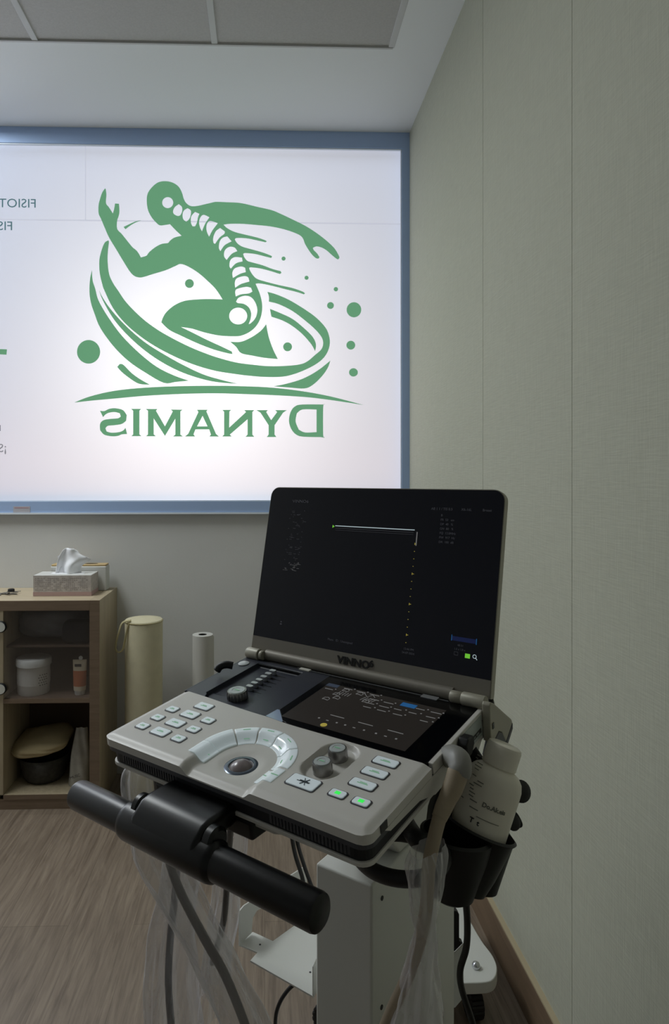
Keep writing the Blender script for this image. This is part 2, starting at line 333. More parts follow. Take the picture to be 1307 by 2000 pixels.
# ================================================================== WINDOW VINYLS
MXZ = Matrix(((1, 0, 0, 0), (0, 0, -1, YP - .0022), (0, 1, 0, 0), (0, 0, 0, 1)))    # XY plane of a shape -> window plane
K = .24484
def Z(o, pts): return [(o[0] + x * K, o[1] + y * K) for x, y in pts]
Z1, Z2, Z3, Z4 = (140, 320), (400, 320), (140, 560), (400, 560)
def wl(pts, smooth=True, corner=42):
    P = smooth_outline([Vector((x, y, 0)) for x, y in pts], 4, corner, smooth)
    out = []
    for p in P: q = atY(p.x, p.y, YP); out.append((q.x, q.z))
    return out
def circ(cx, cy, r, r2=None): return [(cx + r * math.cos(a * math.pi / 12), cy + (r2 or r) * math.sin(a * math.pi / 12)) for a in range(24)]
def vinyl(name, loops, mt, parent): return ob(name, fill_mesh(loops, .0006, MXZ), mt, parent)
lg = root('window_logo', (atY(430, 600, YP).x, YP - .003, atY(430, 860, YP).z), 'large green vinyl logo of running figure with spine and swooshes above mirrored lettering on window', 'window decal')
body = Z(Z1, [(750,140),(690,150),(640,190),(607,240),(600,300),(610,370),(640,430),(680,475),(705,492),(740,490),(785,483),(830,530),(878,575),(820,590),(785,615),(768,633),(720,640),(670,665),(620,705),(600,732),(575,742),(553,748),(535,715),(515,690),(485,665),(440,610),(400,560),(365,522),(363,460),(375,420),(382,380),(378,320),(347,318),(340,360),(330,398),(300,350),(275,315),(278,250),(273,205),(267,198),(245,230),(225,290),(215,340),(217,400),(235,440),(260,500),(300,590),(360,690),(420,790),(465,860),(500,895),(540,907),(580,902),(650,880),(750,850),(830,815),(870,800),(930,820),(1010,870),(1080,930),(1150,1000),(1205,1083),(1100,1080),(1000,1083),(900,1095),(820,1130),(760,1180),(730,1225),(716,1265)])
body += Z(Z3, [(780,345),(870,390),(1000,450),(1130,500),(1240,530),(1283,538),(1278,518),(1200,480),(1080,425),(960,365),(872,322),(960,335),(1060,365),(1180,390)])
body += Z(Z4, [(245,396),(300,388),(360,360),(410,315),(445,250),(458,180),(455,120)])
body += Z(Z2, [(440,1040),(420,990),(405,958),(440,955),(520,970),(640,1000),(740,1025),(790,1042),(800,1035),(780,1020),(700,992),(600,970),(500,945),(420,920),(385,890),(360,850),(355,832),(370,827),(440,835),(520,855),(600,880),(612,870),(605,857),(540,840),(460,810),(380,788),(340,775),(315,745),(307,720),(325,713),(400,720),(470,737),(530,752),(537,742),(525,732),(460,708),(380,685),(300,662),(260,635),(240,605),(255,593),(330,595),(400,608),(485,627),(495,620),(480,610),(420,590),(330,568),(240,545),(180,515),(150,487),(200,480),(300,480),(400,488),(520,500),(620,520),(700,545),(760,572),(785,600),(800,640),(830,690),(860,730),(890,755),(910,755),(915,745),(895,715),(870,690),(862,672),(890,660),(930,668),(970,690),(1010,725),(1050,758),(1065,763),(1075,750),(1065,725),(1030,670),(960,605),(880,545),(800,495),(700,445),(600,398),(530,370),(420,345),(290,315),(180,308),(90,305),(50,313)])
body += Z(Z1, [(1060,325),(1000,338),(950,338),(915,315),(895,280),(880,230),(855,185),(810,153)])
holes = [Z(Z1, circ(767, 311, 44)),
    Z(Z1, [(855,323),(880,345),(882,380),(868,410),(845,417),(815,400),(810,375),(825,345)]), Z(Z1, [(925,355),(950,372),(952,400),(940,440),(915,463),(892,445),(885,410),(895,375)]),
    Z(Z1, [(985,385),(1020,400),(1008,430),(1000,470),(985,500),(965,500),(952,470),(955,420)]), Z(Z1, [(1055,408),(1100,428),(1065,480),(1040,540),(1025,510),(1017,465),(1030,425)]),
    Z(Z1, [(1110,457),(1167,475),(1125,530),(1097,583),(1080,545),(1075,505),(1085,470)]), Z(Z1, [(1185,513),(1222,540),(1218,560),(1180,590),(1145,640),(1132,630),(1130,590),(1150,540)]),
    Z(Z2, [(180,580),(215,620),(160,650),(125,698),(113,670),(120,620),(145,590)]), Z(Z2, [(205,662),(240,670),(260,698),(215,720),(175,768),(155,740),(157,700),(175,675)]),
    Z(Z2, [(240,745),(298,750),(302,780),(250,795),(208,838),(197,815),(205,770)]), Z(Z2, [(290,820),(322,830),(328,865),(280,880),(225,912),(220,870),(240,835)]),
    Z(Z2, [(310,897),(345,905),(357,940),(290,960),(243,990),(240,950),(255,915)]), Z(Z2, [(330,982),(370,990),(380,1020),(350,1035),(290,1042),(248,1060),(243,1020),(260,998)]),
    Z(Z2, [(250,1100),(270,1070),(320,1053),(370,1065),(405,1110),(420,1170),(405,1230),(370,1270),(350,1280),(365,1240),(370,1190),(350,1145),(310,1118),(265,1112)]), Z(Z2, circ(267, 1215, 72, 67))]
vinyl('running_figure', [wl(body)] + [wl(h, corner=60) for h in holes], 'vinyl', lg)
vinyl('chin_stroke', [wl(Z(Z1, [(415,505),(430,523),(490,480),(555,452),(500,465)]))], 'vinyl', lg)
S = []
S.append(Z(Z1, [(295,612),(265,630),(240,690),(222,770),(225,870),(245,960),(262,1010)]) + Z(Z3, [(330,170),(430,295),(560,405),(700,495),(860,575),(1000,630),(1150,672)]) + Z(Z4, [(245,697),(350,710),(480,720),(620,718),(720,695),(830,650),(920,595),(975,530),(998,450),(985,370),(950,310),(880,240),(780,170),(670,105),(570,62),(500,42),(512,80),(512,120),(590,140),(700,195),(800,270),(880,340),(930,400),(945,450),(930,500),(880,545),(820,595),(760,620),(650,632),(520,635),(400,625),(250,605),(100,565)]) + Z(Z3, [(1062,530),(940,480),(800,410),(680,340),(560,250),(440,130),(370,30)]) + Z(Z1, [(330,950),(300,880),(288,780),(290,700),(298,630)]))
S.append(Z(Z4, [(520,178),(600,210),(700,258),(790,330),(860,400),(887,460),(880,515),(850,460),(780,380),(700,315),(620,270),(532,240)]))
S.append(Z(Z4, [(490,300),(510,400),(545,500),(583,577),(480,568),(380,550),(290,530),(250,480),(203,440),(290,440),(380,400),(450,350)]))
S.append(Z(Z4, [(1002,590),(980,650),(930,720),(860,785),(795,812),(680,805),(550,795),(650,775),(780,735),(900,670)]))
S.append(Z(Z1, [(163,848),(148,920),(143,1020),(155,1110)]) + Z(Z3, [(185,220),(230,330),(330,470),(450,590),(580,680),(735,767),(830,760),(935,750),(820,710),(680,640),(540,530),(400,390),(290,240),(215,110),(190,20)]) + Z(Z1, [(168,930)]))
S.append(Z(Z3, [(218,25),(250,110),(330,250),(430,370),(560,490),(700,590),(850,670),(1000,725),(1150,760),(1325,775),(1200,745),(1050,700),(880,620),(720,530),(580,440),(440,320),(320,190),(250,90)]))
S.append(Z(Z3, [(365,640),(385,617),(415,625),(480,690),(550,740),(625,782),(540,775),(470,735),(400,680)]))
for s in S: vinyl('swoosh', [wl(s)], 'vinyl', lg)
vinyl('underline_arc', [wl(Z(Z3, [(20,925),(150,875),(350,830),(600,805),(900,793)]) + Z(Z4, [(100,791),(245,793),(500,803),(750,830),(1000,875),(1270,945),(1100,918),(850,885),(600,868),(350,858),(100,851)]) + Z(Z3, [(900,855),(600,870),(350,892),(150,910)]))], 'vinyl', lg)
for c in [Z(Z1, circ(940,956,35)), Z(Z2, circ(629,757,16)), Z(Z2, circ(812,910,16)), Z(Z2, circ(1046,1001,17)), Z(Z2, circ(1003,1131,27)), Z(Z2, circ(1190,1165,58,60)), Z(Z4, circ(1165,467,35)), Z(Z4, circ(1186,684,35,33)), Z(Z4, circ(661,480,35)), Z(Z3, circ(136,520,92,94))]:
    vinyl('dot', [wl(c)], 'vinyl', lg)
L = [([Z(Z3, [(227,990),(262,992),(300,975),(350,970),(410,985),(440,1025),(435,1070),(400,1095),(340,1105),(290,1110),(270,1130),(280,1155),(320,1165),(380,1160),(415,1145),(430,1125),(443,1175),(400,1178),(370,1190),(320,1193),(260,1180),(228,1145),(228,1095),(255,1065),(310,1055),(370,1050),(393,1035),(385,1010),(345,1000),(300,1005),(270,1020),(252,1040)])], True),
    ([Z(Z3, [(475,975),(555,975),(541,990),(541,1178),(557,1192),(478,1192),(492,1178),(492,990)])], False),
    ([Z(Z3, [(593,976),(685,976),(673,990),(745,1115),(808,995),(792,980),(885,982),(868,995),(868,1180),(888,1195),(810,1195),(828,1180),(828,1052),(745,1190),(655,1050),(655,1178),(672,1193),(595,1193),(610,1178),(610,990)])], False),
    ([Z(Z3, [(1000,982),(1085,982),(1075,995),(1152,1175),(1175,1195),(1100,1195),(1112,1180),(1098,1138),(988,1138),(972,1178),(985,1195),(905,1195),(930,1175),(1012,1000)]), Z(Z3, [(1000,1115),(1085,1115),(1045,1030)])], False),
    ([Z(Z4, [(140,983),(212,983),(197,995),(195,1125),(330,1000),(315,985),(395,985),(380,1000),(380,1180),(395,1197),(325,1197),(342,1180),(342,1057),(200,1180),(215,1195),(140,1195),(155,1180),(155,997)])], False),
    ([Z(Z4, [(412,985),(503,985),(490,1000),(530,1065),(578,1000),(562,985),(655,985),(625,1005),(557,1105),(557,1180),(572,1199),(495,1199),(510,1180),(510,1105),(445,1005)])], False),
    ([Z(Z4, [(958,940),(945,960),(945,1185),(958,1200),(790,1197),(730,1180),(690,1135),(672,1070),(685,1000),(720,955),(780,940)]), Z(Z4, [(892,980),(892,1160),(800,1163),(750,1140),(725,1075),(735,1010),(780,980)])], True)]
for lps, sm in L: vinyl('letter', [wl(l, sm) for l in lps], 'vinyl', lg)
def wtext(body_, px, py, hpx, mt, name, label, xs=1, parent=None):
    p = atY(px, py, YP); s = hpx / F * YW / .70
    mx = Matrix.Translation((p.x, YP - .0022, p.z)) @ Matrix(((-1, 0, 0, 0), (0, 0, -1, 0), (0, 1, 0, 0), (0, 0, 0, 1)))
    o = ob(name, text_mesh(body_, s, mx, .0006, xs), mt); tag(o, label, 'window lettering', 'mirrored lettering at left of the window'); return o
wtext('FISIOT', 72, 406, 17, 'vinylg', 'window_lettering', 'upper line of mirrored grey green lettering FISIOT at left edge of window', 1.05)
wtext('FIS', 26, 450, 17, 'vinylg', 'window_lettering', 'short mirrored grey green lettering FIS just below the window seam', 1.05)
wtext('D', 3, 842, 12, 'vinyll', 'window_lettering', 'tiny light grey letter D cut by left edge of photo', 1)
wtext('\u00a1S', 14, 883, 16, 'vinyll', 'window_lettering', 'small light grey mirrored lettering starting with an exclamation mark, low on the window', 1)
o = vinyl('window_bar', [wl([(-40, 680), (14, 682.5), (13, 693), (-40, 690)], False)], 'vinyl', None); tag(o, 'short green vinyl bar at left edge of window beside the logo', 'window decal')
p0 = atY(25, 1002, YW - .0285); p1 = atY(58, 989, YW - .0285)
st = ob('frame_sticker', box(NB(), p0.x, p1.x, YW - .0232, YW - .0221, p0.z + .002, p1.z), 'stick'); tag(st, 'small pale sticker with pink print on lower window frame', 'sticker')
ob('printed_line', box(NB(), p0.x + .006, p1.x - .006, YW - .0236, YW - .0233, p1.z - .008, p1.z - .005), 'stickp', st)

# ================================================================== CABINET
CZ = .819; CF = 2.636; CR = -.648; T = .040; CELL = .335; T2 = .018; CB = YW - .001
cl0 = CR - T - CELL; CLft = cl0 - T2 - CELL - T
cab = root('storage_cabinet', ((CR + CLft) / 2, (CF + CB) / 2, 0), 'low oak coloured wooden shelf cabinet standing on floor under the window', 'cabinet')
ob('top_panel', box(NB(), CLft, CR - T, CF, CB, CZ - T, CZ), 'cabt', cab, bevel=.001)
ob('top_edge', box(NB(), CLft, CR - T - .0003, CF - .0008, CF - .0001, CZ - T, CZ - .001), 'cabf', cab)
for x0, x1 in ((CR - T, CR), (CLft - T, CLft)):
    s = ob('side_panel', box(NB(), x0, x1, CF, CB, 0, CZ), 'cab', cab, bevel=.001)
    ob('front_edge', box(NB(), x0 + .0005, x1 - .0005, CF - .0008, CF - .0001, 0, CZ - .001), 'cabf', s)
ob('divider', box(NB(), cl0 - T2, cl0, CF + .001, CB - .01, .058, CZ - T), 'cab', cab)
SZ = .434
for z0, nm in ((SZ - T2, 'shelf'), (.058 - T2, 'bottom_panel')):
    for x0, x1 in ((cl0, CR - T), (CLft, cl0 - T2)):
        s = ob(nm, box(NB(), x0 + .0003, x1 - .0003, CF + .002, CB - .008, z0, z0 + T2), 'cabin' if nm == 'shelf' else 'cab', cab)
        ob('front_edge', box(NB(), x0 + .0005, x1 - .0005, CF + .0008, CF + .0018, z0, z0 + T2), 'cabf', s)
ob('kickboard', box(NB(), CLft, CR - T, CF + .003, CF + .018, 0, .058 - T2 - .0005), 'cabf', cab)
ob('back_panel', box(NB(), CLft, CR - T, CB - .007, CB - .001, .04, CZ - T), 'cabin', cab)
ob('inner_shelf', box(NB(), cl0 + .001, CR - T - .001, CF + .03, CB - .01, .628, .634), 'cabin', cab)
dr = ob('glass_door', box(NB(), cl0 + .002, CR - T - .002, CF + .004, CF + .008, SZ + .002, CZ - T - .002), 'clear', cab)
for py_ in (1224, 1345):
    p = atY(4, py_, CF)
    h = ob('hinge_cap', lathe(NB(), [(.0215, 0), (.0225, .002), (.0225, .010), (.0205, .0125)], 32, axis_mx((p.x - .004, CF + .0035, p.z), (0, -1, 0))), 'rubber', dr, smooth='auto')
    ob('cap_face', lathe(NB(), [(.019, 0), (.019, .0008)], 32, axis_mx((p.x - .004, CF - .0092, p.z), (0, -1, 0))), 'jarl', h, smooth='auto')
# things in the cabinet
def blob(bm, c, s, n=3, pw=2, seed=0, amp=.0):
    rnd = random.Random(seed); r = bmesh.ops.create_icosphere(bm, subdivisions=n, radius=1)
    for v in r['verts']:
        q = v.co.copy(); l = (abs(q.x) ** pw + abs(q.y) ** pw + abs(q.z) ** pw) ** (1 / pw); q = q / l
        k = 1 + amp * (math.sin(q.x * 5 + seed) * math.cos(q.y * 6 + seed * 2) + .5 * math.sin(q.z * 9 + q.x * 7))
        v.co = Vector(c) + Vector((q.x * s[0] * k, q.y * s[1] * k, q.z * s[2] * k))
    return r['verts']
xa = cl0; xb = CR - T
bm = NB(); blob(bm, ((xa + xb) / 2 - .03, CF + .205, .634 + .06), (.135, .085, .06), 4, 3.2, 3, .04)
for v in bm.verts:
    v.co.z = max(.6345, v.co.z + (.018 if v.co.x > xa + .1 else 0) * 0)
o = ob('grey_mass', bm, 'greyf', smooth=True); tag(o, 'light grey rounded mass on inner shelf behind the cabinet glass', 'cloth')  # rounded light grey mass resting on the inner shelf
bm = NB(); blob(bm, (xb - .065, CF + .075, .634 + .047), (.06, .035, .047), 4, 4, 5, .02)
o = ob('pouch', bm, 'bag', smooth=True); tag(o, 'dark cloth pouch in front of the grey mass behind cabinet glass', 'pouch')
jc = atY(66, 1358, 2.72); j = root('plastic_jar', (jc.x, 2.72, SZ), 'round white plastic tub with screw lid on cabinet shelf', 'jar')
JR = .066
ob('body', lathe(NB(), [(JR * .9, 0), (JR * .93, .004), (JR * .97, .115)], 40, Matrix.Translation((jc.x, 2.72, SZ + .0005))), 'jar', j, smooth='auto')
ob('lid', lathe(NB(), [(JR * 1.0, .112), (JR * 1.04, .114), (JR * 1.04, .137), (JR * .98, .142), (JR * .9, .142)], 40, Matrix.Translation((jc.x, 2.72, SZ))), 'jarl', j, smooth='auto')
ob('label', lathe(NB(), [(JR * .962, .04), (JR * .976, .085)], 40, Matrix.Translation((jc.x, 2.72, SZ)), cap=False), 'jar', j)
bm = NB()
for k in range(5):
    for a in range(4):
        an = math.radians(-50 + a * 9 - (k % 2) * 4); rr = JR * .985
        box(bm, -.002, .002, -.0004, .0004, 0, .003, Matrix.Translation((jc.x + rr * math.cos(an), 2.72 + rr * math.sin(an), SZ + .04 + k * .01)) @ Matrix.Rotation(an + math.pi / 2, 4, 'Z'))
ob('label_print', bm, 'darkp', j)
tcn = atY(156, 1358, 2.69); tb = root('cream_tube', (tcn.x, 2.69, SZ), 'squeezable cream tube with orange label standing on its cap beside the white tub', 'tube')
def tubemesh(z0, z1, k=1.0):
    bm = NB(); rings = []
    for i in range(13):
        t = i / 12; z = z0 + (z1 - z0) * t; zz = (z - .018) / .12
        a = .024 + .004 * zz; b = .022 * max(0, 1 - zz) ** .7 + .0012
        rings.append([bm.verts.new((tcn.x + a * k * math.cos(u * math.pi / 12), 2.69 + b * k * math.sin(u * math.pi / 12), SZ + z)) for u in range(24)])
    for p, q in zip(rings, rings[1:]):
        for u in range(24): bm.faces.new((p[u], p[(u + 1) % 24], q[(u + 1) % 24], q[u]))
    bm.faces.new(rings[0][::-1]); bm.faces.new(rings[-1]); return bm
ob('body', tubemesh(.018, .138), 'tube', tb, smooth='auto'); ob('orange_label', tubemesh(.035, .095, 1.02), 'orange', tb, smooth='auto')
ob('cap', lathe(NB(), [(.019, 0), (.02, .002), (.021, .018)], 24, Matrix.Translation((tcn.x, 2.69, SZ + .0003))), 'jarl', tb, smooth='auto')
ob('printed_name', box(NB(), tcn.x - .018, tcn.x + .008, 2.680, 2.681, SZ + .112, SZ + .122), 'darkp', tb)
ob('hang_tab', lathe(NB(), [(.008, 0), (.008, .003)], 20, axis_mx((tcn.x + .004, 2.69, SZ + .145), (0, -1, 0))), 'jarl', tb, smooth='auto')
# lower cell
FZ = .0585
bc = atY(90, 1545, 2.78)
o = ob('wire_basket', lathe(NB(), [(.07, 0), (.085, .02), (.10, .10), (.098, .10), (.083, .02), (.068, .004)], 24, Matrix.Translation((bc.x - .01, 2.79, FZ))), 'mesh', smooth=True); tag(o, 'dark grey mesh basket at bottom of cabinet under the cushion', 'basket')
pc = atY(80, 1478, 2.76)
bm = NB(); blob(bm, (0, 0, 0), (.118, .10, .038), 4, 3, 2, .05)
for v in bm.verts:
    rr = max(abs(v.co.x) / .125, abs(v.co.y) / .105); v.co.z *= (1 - .75 * max(0, rr - .35) ** 1.2)
bmesh.ops.transform(bm, matrix=Matrix.Translation((pc.x, 2.775, FZ + .158)) @ Matrix.Rotation(math.radians(-9), 4, 'Y') @ Matrix.Rotation(math.radians(11), 4, 'X'), verts=bm.verts)
o = ob('small_pillow', bm, 'pillow', smooth=True); tag(o, 'small beige cushion lying on basket in lower cabinet cell', 'cushion')
qc = atY(152, 1480, 2.72)
bm = NB(); n1, n2 = 12, 18; fr_, bk_ = [], []
for j_ in range(n2 + 1):
    t = j_ / n2; zz = .23 * t; wv = .042 * (1 - .45 * t ** 2); th_ = .03 * (1 - t) ** .8 + .001
    for side_, L_ in ((-1, fr_), (1, bk_)):
        L_.append([bm.verts.new((qc.x + .01 - .006 + wv * (2 * i / n1 - 1) + .012 * t, 2.72 + side_ * th_ * (1 - (2 * i / n1 - 1) ** 2) ** .5 + .004 * math.sin(9 * t + i), FZ + zz)) for i in range(n1 + 1)])
for L_ in (fr_, bk_):
    for a, b in zip(L_, L_[1:]):
        for i in range(n1): bm.faces.new((a[i], a[i + 1], b[i + 1], b[i]))
bmesh.ops.remove_doubles(bm, verts=bm.verts, dist=.0002)
pk = ob('plastic_pack', bm, 'pack', smooth=True); tag(pk, 'crumpled white printed plastic pack standing at right of lower cabinet cell', 'plastic bag')
ob('printed_name', text_mesh('MUSC', .016, Matrix.Translation((qc.x - .02, 2.686, FZ + .035)) @ Matrix.Rotation(math.radians(90), 4, 'X') @ Matrix.Rotation(math.radians(18), 4, 'Z')), 'darkp', pk)
# on top
def boxat(name, x0, x1, y0, y1, h, mt, par): return ob(name, box(NB(), x0, x1, y0, y1, CZ + .0003, CZ + h), mt, par, bevel=.001)
fl = atZ(66, 1164, CZ); frt = atZ(178, 1164, CZ)
TBX0, TBX1, TBY0 = fl.x, frt.x, frt.y; TBY1 = TBY0 + .115; TBH = .084
tbx = root('tissue_box', ((TBX0 + TBX1) / 2, (TBY0 + TBY1) / 2, CZ), 'grey printed cardboard tissue box with white tissue sticking out, on cabinet top', 'tissue box')
boxat('carton', TBX0, TBX1, TBY0, TBY1, TBH, 'boxp', tbx)
ob('pink_band', box(NB(), TBX0 - .0005, TBX1 + .0005, TBY0 - .0005, TBY1 + .0005, CZ + .001, CZ + .017), 'boxpink', tbx)
ob('top_sheet', box(NB(), TBX0 + .001, TBX1 - .001, TBY0 + .001, TBY1 - .001, CZ + TBH, CZ + TBH + .0006), 'boxw', tbx)
bm = NB(); rnd = random.Random(3)
for r_ in range(7):
    for q in range(26):
        if rnd.random() < .8:
            x = TBX0 + .008 + q * .0082; z = CZ + .024 + r_ * .0078; box(bm, x, x + .0035 + rnd.random() * .004, TBY0 - .0004, TBY0 + .0001, z, z + .0026 + rnd.random() * .001)
ob('printed_lines', bm, mat('carton_print', '#9b9390', .6), tbx)
# tissue: folded sheet rising from the slot
tcx = (TBX0 + TBX1) / 2 + .015; tcy = (TBY0 + TBY1) / 2; tz = CZ + TBH + .0006
bm = NB(); prof = [(-.052, 0), (-.048, .022), (-.040, .055), (-.020, .086), (.004, .095), (.022, .092), (.030, .08), (.056, .058), (.064, .05), (.050, .03), (.038, .012), (.034, 0)]
def yoff(x, z): return .016 * math.cos(x * 60) * (1 - z / .1) + .006 * math.sin(z * 120 + x * 40)
rows = 12; L_ = []
for j_ in range(rows + 1):
    t = j_ / rows; row = []
    zt = .104 * t
    wl_ = -.060 + .030 * t ** 1.8; wr_ = .042 + .062 * math.exp(-((t - .58) / .20) ** 2) * .75 - .012 * t
    for i in range(17):
        s_ = i / 16; x = wl_ + (wr_ - wl_) * s_; z = zt * (1 - .25 * max(0, abs(s_ - .45) - .3) * 2 * t)
        row.append(bm.verts.new((tcx + x, tcy + .02 * math.sin(s_ * math.pi * 2.5) * (1 - .5 * t) + .004 * math.sin(7 * t + 5 * s_), tz + z)))
    L_.append(row)
for a, b in zip(L_, L_[1:]):
    for i in range(16): bm.faces.new((a[i], a[i + 1], b[i + 1], b[i]))
ts = ob('tissue', bm, 'tissue', tbx, smooth=True); sd = ts.modifiers.new('s', 'SOLIDIFY'); sd.thickness = .0015
bm = NB(); P_ = [(tcx - .052, tcy + .012, tz), (tcx - .046, tcy + .02, tz + .055), (tcx - .06, tcy + .016, tz + .066), (tcx - .03, tcy + .014, tz + .085), (tcx, tcy + .02, tz + .09), (tcx + .01, tcy + .02, tz)]
prism(bm, P_, (0, .0012, 0)); ob('tissue_fold', bm, 'tissue', tbx)
ob('slot', box(NB(), tcx - .075, tcx + .06, tcy - .018, tcy + .018, tz - .0004, tz + .0006), 'tissue', tbx)
b2 = root('wooden_lid_box', (TBX1 - .05, YW - .07, CZ), 'white box with a light wooden lid behind the printed tissue box', 'tissue box')
bx1 = atZ(213, 1150, CZ).x; bx1 = min(bx1, CR - .012); bx0 = bx1 - .235; by0 = TBY1 + .008; by1 = YW - .03
ob('carton', box(NB(), bx0, bx1, by0, by1, CZ + .0003, CZ + .104), 'boxw', b2, bevel=.004)
ob('lid', box(NB(), bx0 + .003, bx1 - .003, by0 + .003, by1 - .003, CZ + .1045, CZ + .112), 'lidw', b2, bevel=.002)
ob('lid_slot', lathe(NB(), [(.03, 0), (.03, .0006)], 24, Matrix.Translation(((bx0 + bx1) / 2 + .045, (by0 + by1) / 2, CZ + .112)) @ Matrix.Diagonal((1, .4, 1, 1))), 'hole', b2)
kc = atZ(16, 1160, CZ); kr = root('key_ring', (kc.x, kc.y, CZ), 'bunch of metal keys with a dark fob lying on cabinet top', 'keys')
def ringm(c, R, r, n=(0, 0, 1)):
    bm = NB(); mx = axis_mx(c, n); tube(bm, [mx @ Vector((R * math.cos(a * math.pi / 12), R * math.sin(a * math.pi / 12), 0)) for a in range(25)], r, 8, 0); return bm
ob('ring', ringm((kc.x - .01, kc.y, CZ + .004), .014, .0012), 'key_m', kr, smooth=True)
for k, (dx, dy, an, zz) in enumerate(((.0, -.006, -10, .002), (-.012, -.01, -40, .005), (.006, .004, 25, .008), (-.03, -.004, -70, .003), (.01, -.012, -20, .011))):
    mx = Matrix.Translation((kc.x + dx, kc.y + dy, CZ + zz)) @ Matrix.Rotation(math.radians(an), 4, 'Z')
    bm = NB(); lathe(bm, [(.011, -.001), (.011, .001)], 18, mx); box(bm, .008, .042, -.003, .003, -.001, .001, mx)
    for q in range(4): box(bm, .016 + q * .006, .019 + q * .006, -.0048, -.003, -.001, .001, mx)
    ob('key', bm, 'key_m', kr)
ob('fob', lathe(NB(), [(.012, 0), (.014, .003), (.013, .010), (.009, .012)], 20, Matrix.Translation((kc.x + .008, kc.y + .012, CZ + .008))), 'rubber', kr, smooth='auto')
# upright rolls on the floor beside the cabinet
c0 = atd(281, 1209, 2.75); R0 = .077; HB = c0.z
bl = root('bolster_bag', (c0.x, c0.y, 0), 'tall cream fabric cylinder bag with carrying loop standing beside the cabinet', 'bolster')
bm = NB(); lathe(bm, [(R0 * .94, .002), (R0 * .99, .01), (R0, .1), (R0 * .985, HB * .5), (R0, HB - .012), (R0 * .975, HB - .004)], 48, Matrix.Translation((c0.x, c0.y, 0)))
ob('body', bm, 'cream', bl, smooth='auto')
ob('top_cover', lathe(NB(), [(R0 * .99, HB - .008), (R0 * 1.0, HB - .003), (R0 * .96, HB), (R0 * .5, HB + .003), (.001, HB + .004)], 48, Matrix.Translation((c0.x, c0.y, 0))), 'cream', bl, smooth=True)
ob('piping', ringm((c0.x, c0.y, HB - .006), R0 * 1.0, .0025), 'creamd', bl, smooth=True)
lp = [atd(x, y, 2.69) for x, y in ((256, 1212), (240, 1216), (233, 1232), (227, 1255), (226, 1268), (232, 1274), (240, 1268), (244, 1250), (249, 1228), (254, 1216))]
ob('carry_loop', tube(NB(), lp, .0055, 8, 5, flat=.5), 'creamd', bl, smooth=True)
c1 = atd(396, 1239, 2.80); RP = .043
pr = root('paper_roll', (c1.x, c1.y, 0), 'tall narrow white paper roll standing on end against wall, right of the cream bag', 'paper roll')
bm = NB(); lathe(bm, [(.018, c1.z - .12), (.018, c1.z), (RP, c1.z), (RP, .001), (.018, .001)], 40, Matrix.Translation((c1.x, c1.y, 0)), cap=False)
ob('roll', bm, 'paper', pr, smooth='auto')
ob('core_tube', lathe(NB(), [(.0178, .01), (.0178, c1.z - .001), (.016, c1.z - .001), (.016, c1.z - .10)], 32, Matrix.Translation((c1.x, c1.y, 0)), cap=False), 'hole', pr, smooth='auto')
a_ = math.radians(-48); pts = [(c1.x + RP * math.cos(a_), c1.y + RP * math.sin(a_), 0), (c1.x + RP * 1.12, c1.y - .01, 0), (c1.x + RP * 1.12, c1.y - .009, 0), (c1.x + RP * math.cos(a_) * .98, c1.y + RP * math.sin(a_) * .95, 0)]
ob('loose_end', prism(NB(), [Vector(p) + Vector((0, 0, .002)) for p in pts], (0, 0, c1.z - .006)), 'paper', pr)
# ================================================================== ULTRASOUND CONSOLE (own frame: x right, y away from the user, z out of the panel)
YAW = math.radians(-39.83983348); TILT = math.radians(8.21258697); O_ = Vector((-0.20101363, 0.83095501, 0.98238061))
MD = Matrix.Translation(O_) @ Matrix.Rotation(YAW, 4, 'Z') @ Matrix.Rotation(TILT, 4, 'X')
dev = root('ultrasound_console', O_, 'grey laptop style ultrasound machine with open black screen on the white cart', 'medical device', rot=(TILT, 0, YAW))
W_ = .38; D_ = .2629; YS = .1335
def dob(name, bm, mt, parent=None, **k): return ob(name, bm, mt, parent or dev, local=True, **k)
def ss(a, b, x):
    t = min(1, max(0, (x - a) / (b - a))); return t * t * (3 - 2 * t)
def arch_d(x, y):
    if y < .049: return abs(x - .19)
    return math.hypot(x - .19, y - .049)
def stad_d(x, y):
    yy = min(.1027, max(.0725, y)); return math.hypot(x - .2818, y - yy)
def panel_z(x, y):
    z = -.0075 * (1 - ss(.040, .053, arch_d(x, y)))
    z -= .006 * (1 - ss(.019, .024, stad_d(x, y)))
    z -= .002 * (1 - ss(.012, .030, math.hypot(x - .1915, y - .0424)))
    e_ = min(y + .0015, x + .0015, W_ + .0015 - x)
    z -= .0035 * (1 - ss(0, .012, e_))
    return z
def yb(x): return .1395 - .0065 * ss(0, .15, x) - .003 * ss(.15, .2, x)
bm = NB(); NX, NY = 230, 88; g = []
for j in range(NY + 1):
    row = []; v = j / NY
    for i in range(NX + 1):
        u = i / NX; x = W_ * u; y = yb(x) * v; rc = .012
        if y < rc: o1 = rc - math.sqrt(max(0, rc * rc - (rc - y) ** 2)); xx = o1 + (W_ - 2 * o1) * u
        else: xx = x
        row.append(bm.verts.new((xx, y, panel_z(xx, y))))
    g.append(row)
for a, b in zip(g, g[1:]):
    for i in range(NX): bm.faces.new((a[i], a[i + 1], b[i + 1], b[i]))
border = [g[0][i] for i in range(NX + 1)] + [g[j][NX] for j in range(1, NY + 1)]
left_ = [g[j][0] for j in range(NY, 0, -1)]
loop = left_ + border
low = [bm.verts.new((v.co.x, v.co.y, -.0125)) for v in loop]
for i in range(len(loop) - 1): bm.faces.new((loop[i], low[i], low[i + 1], loop[i + 1]))
pan = dob('control_panel', bm, 'shell', smooth='auto')
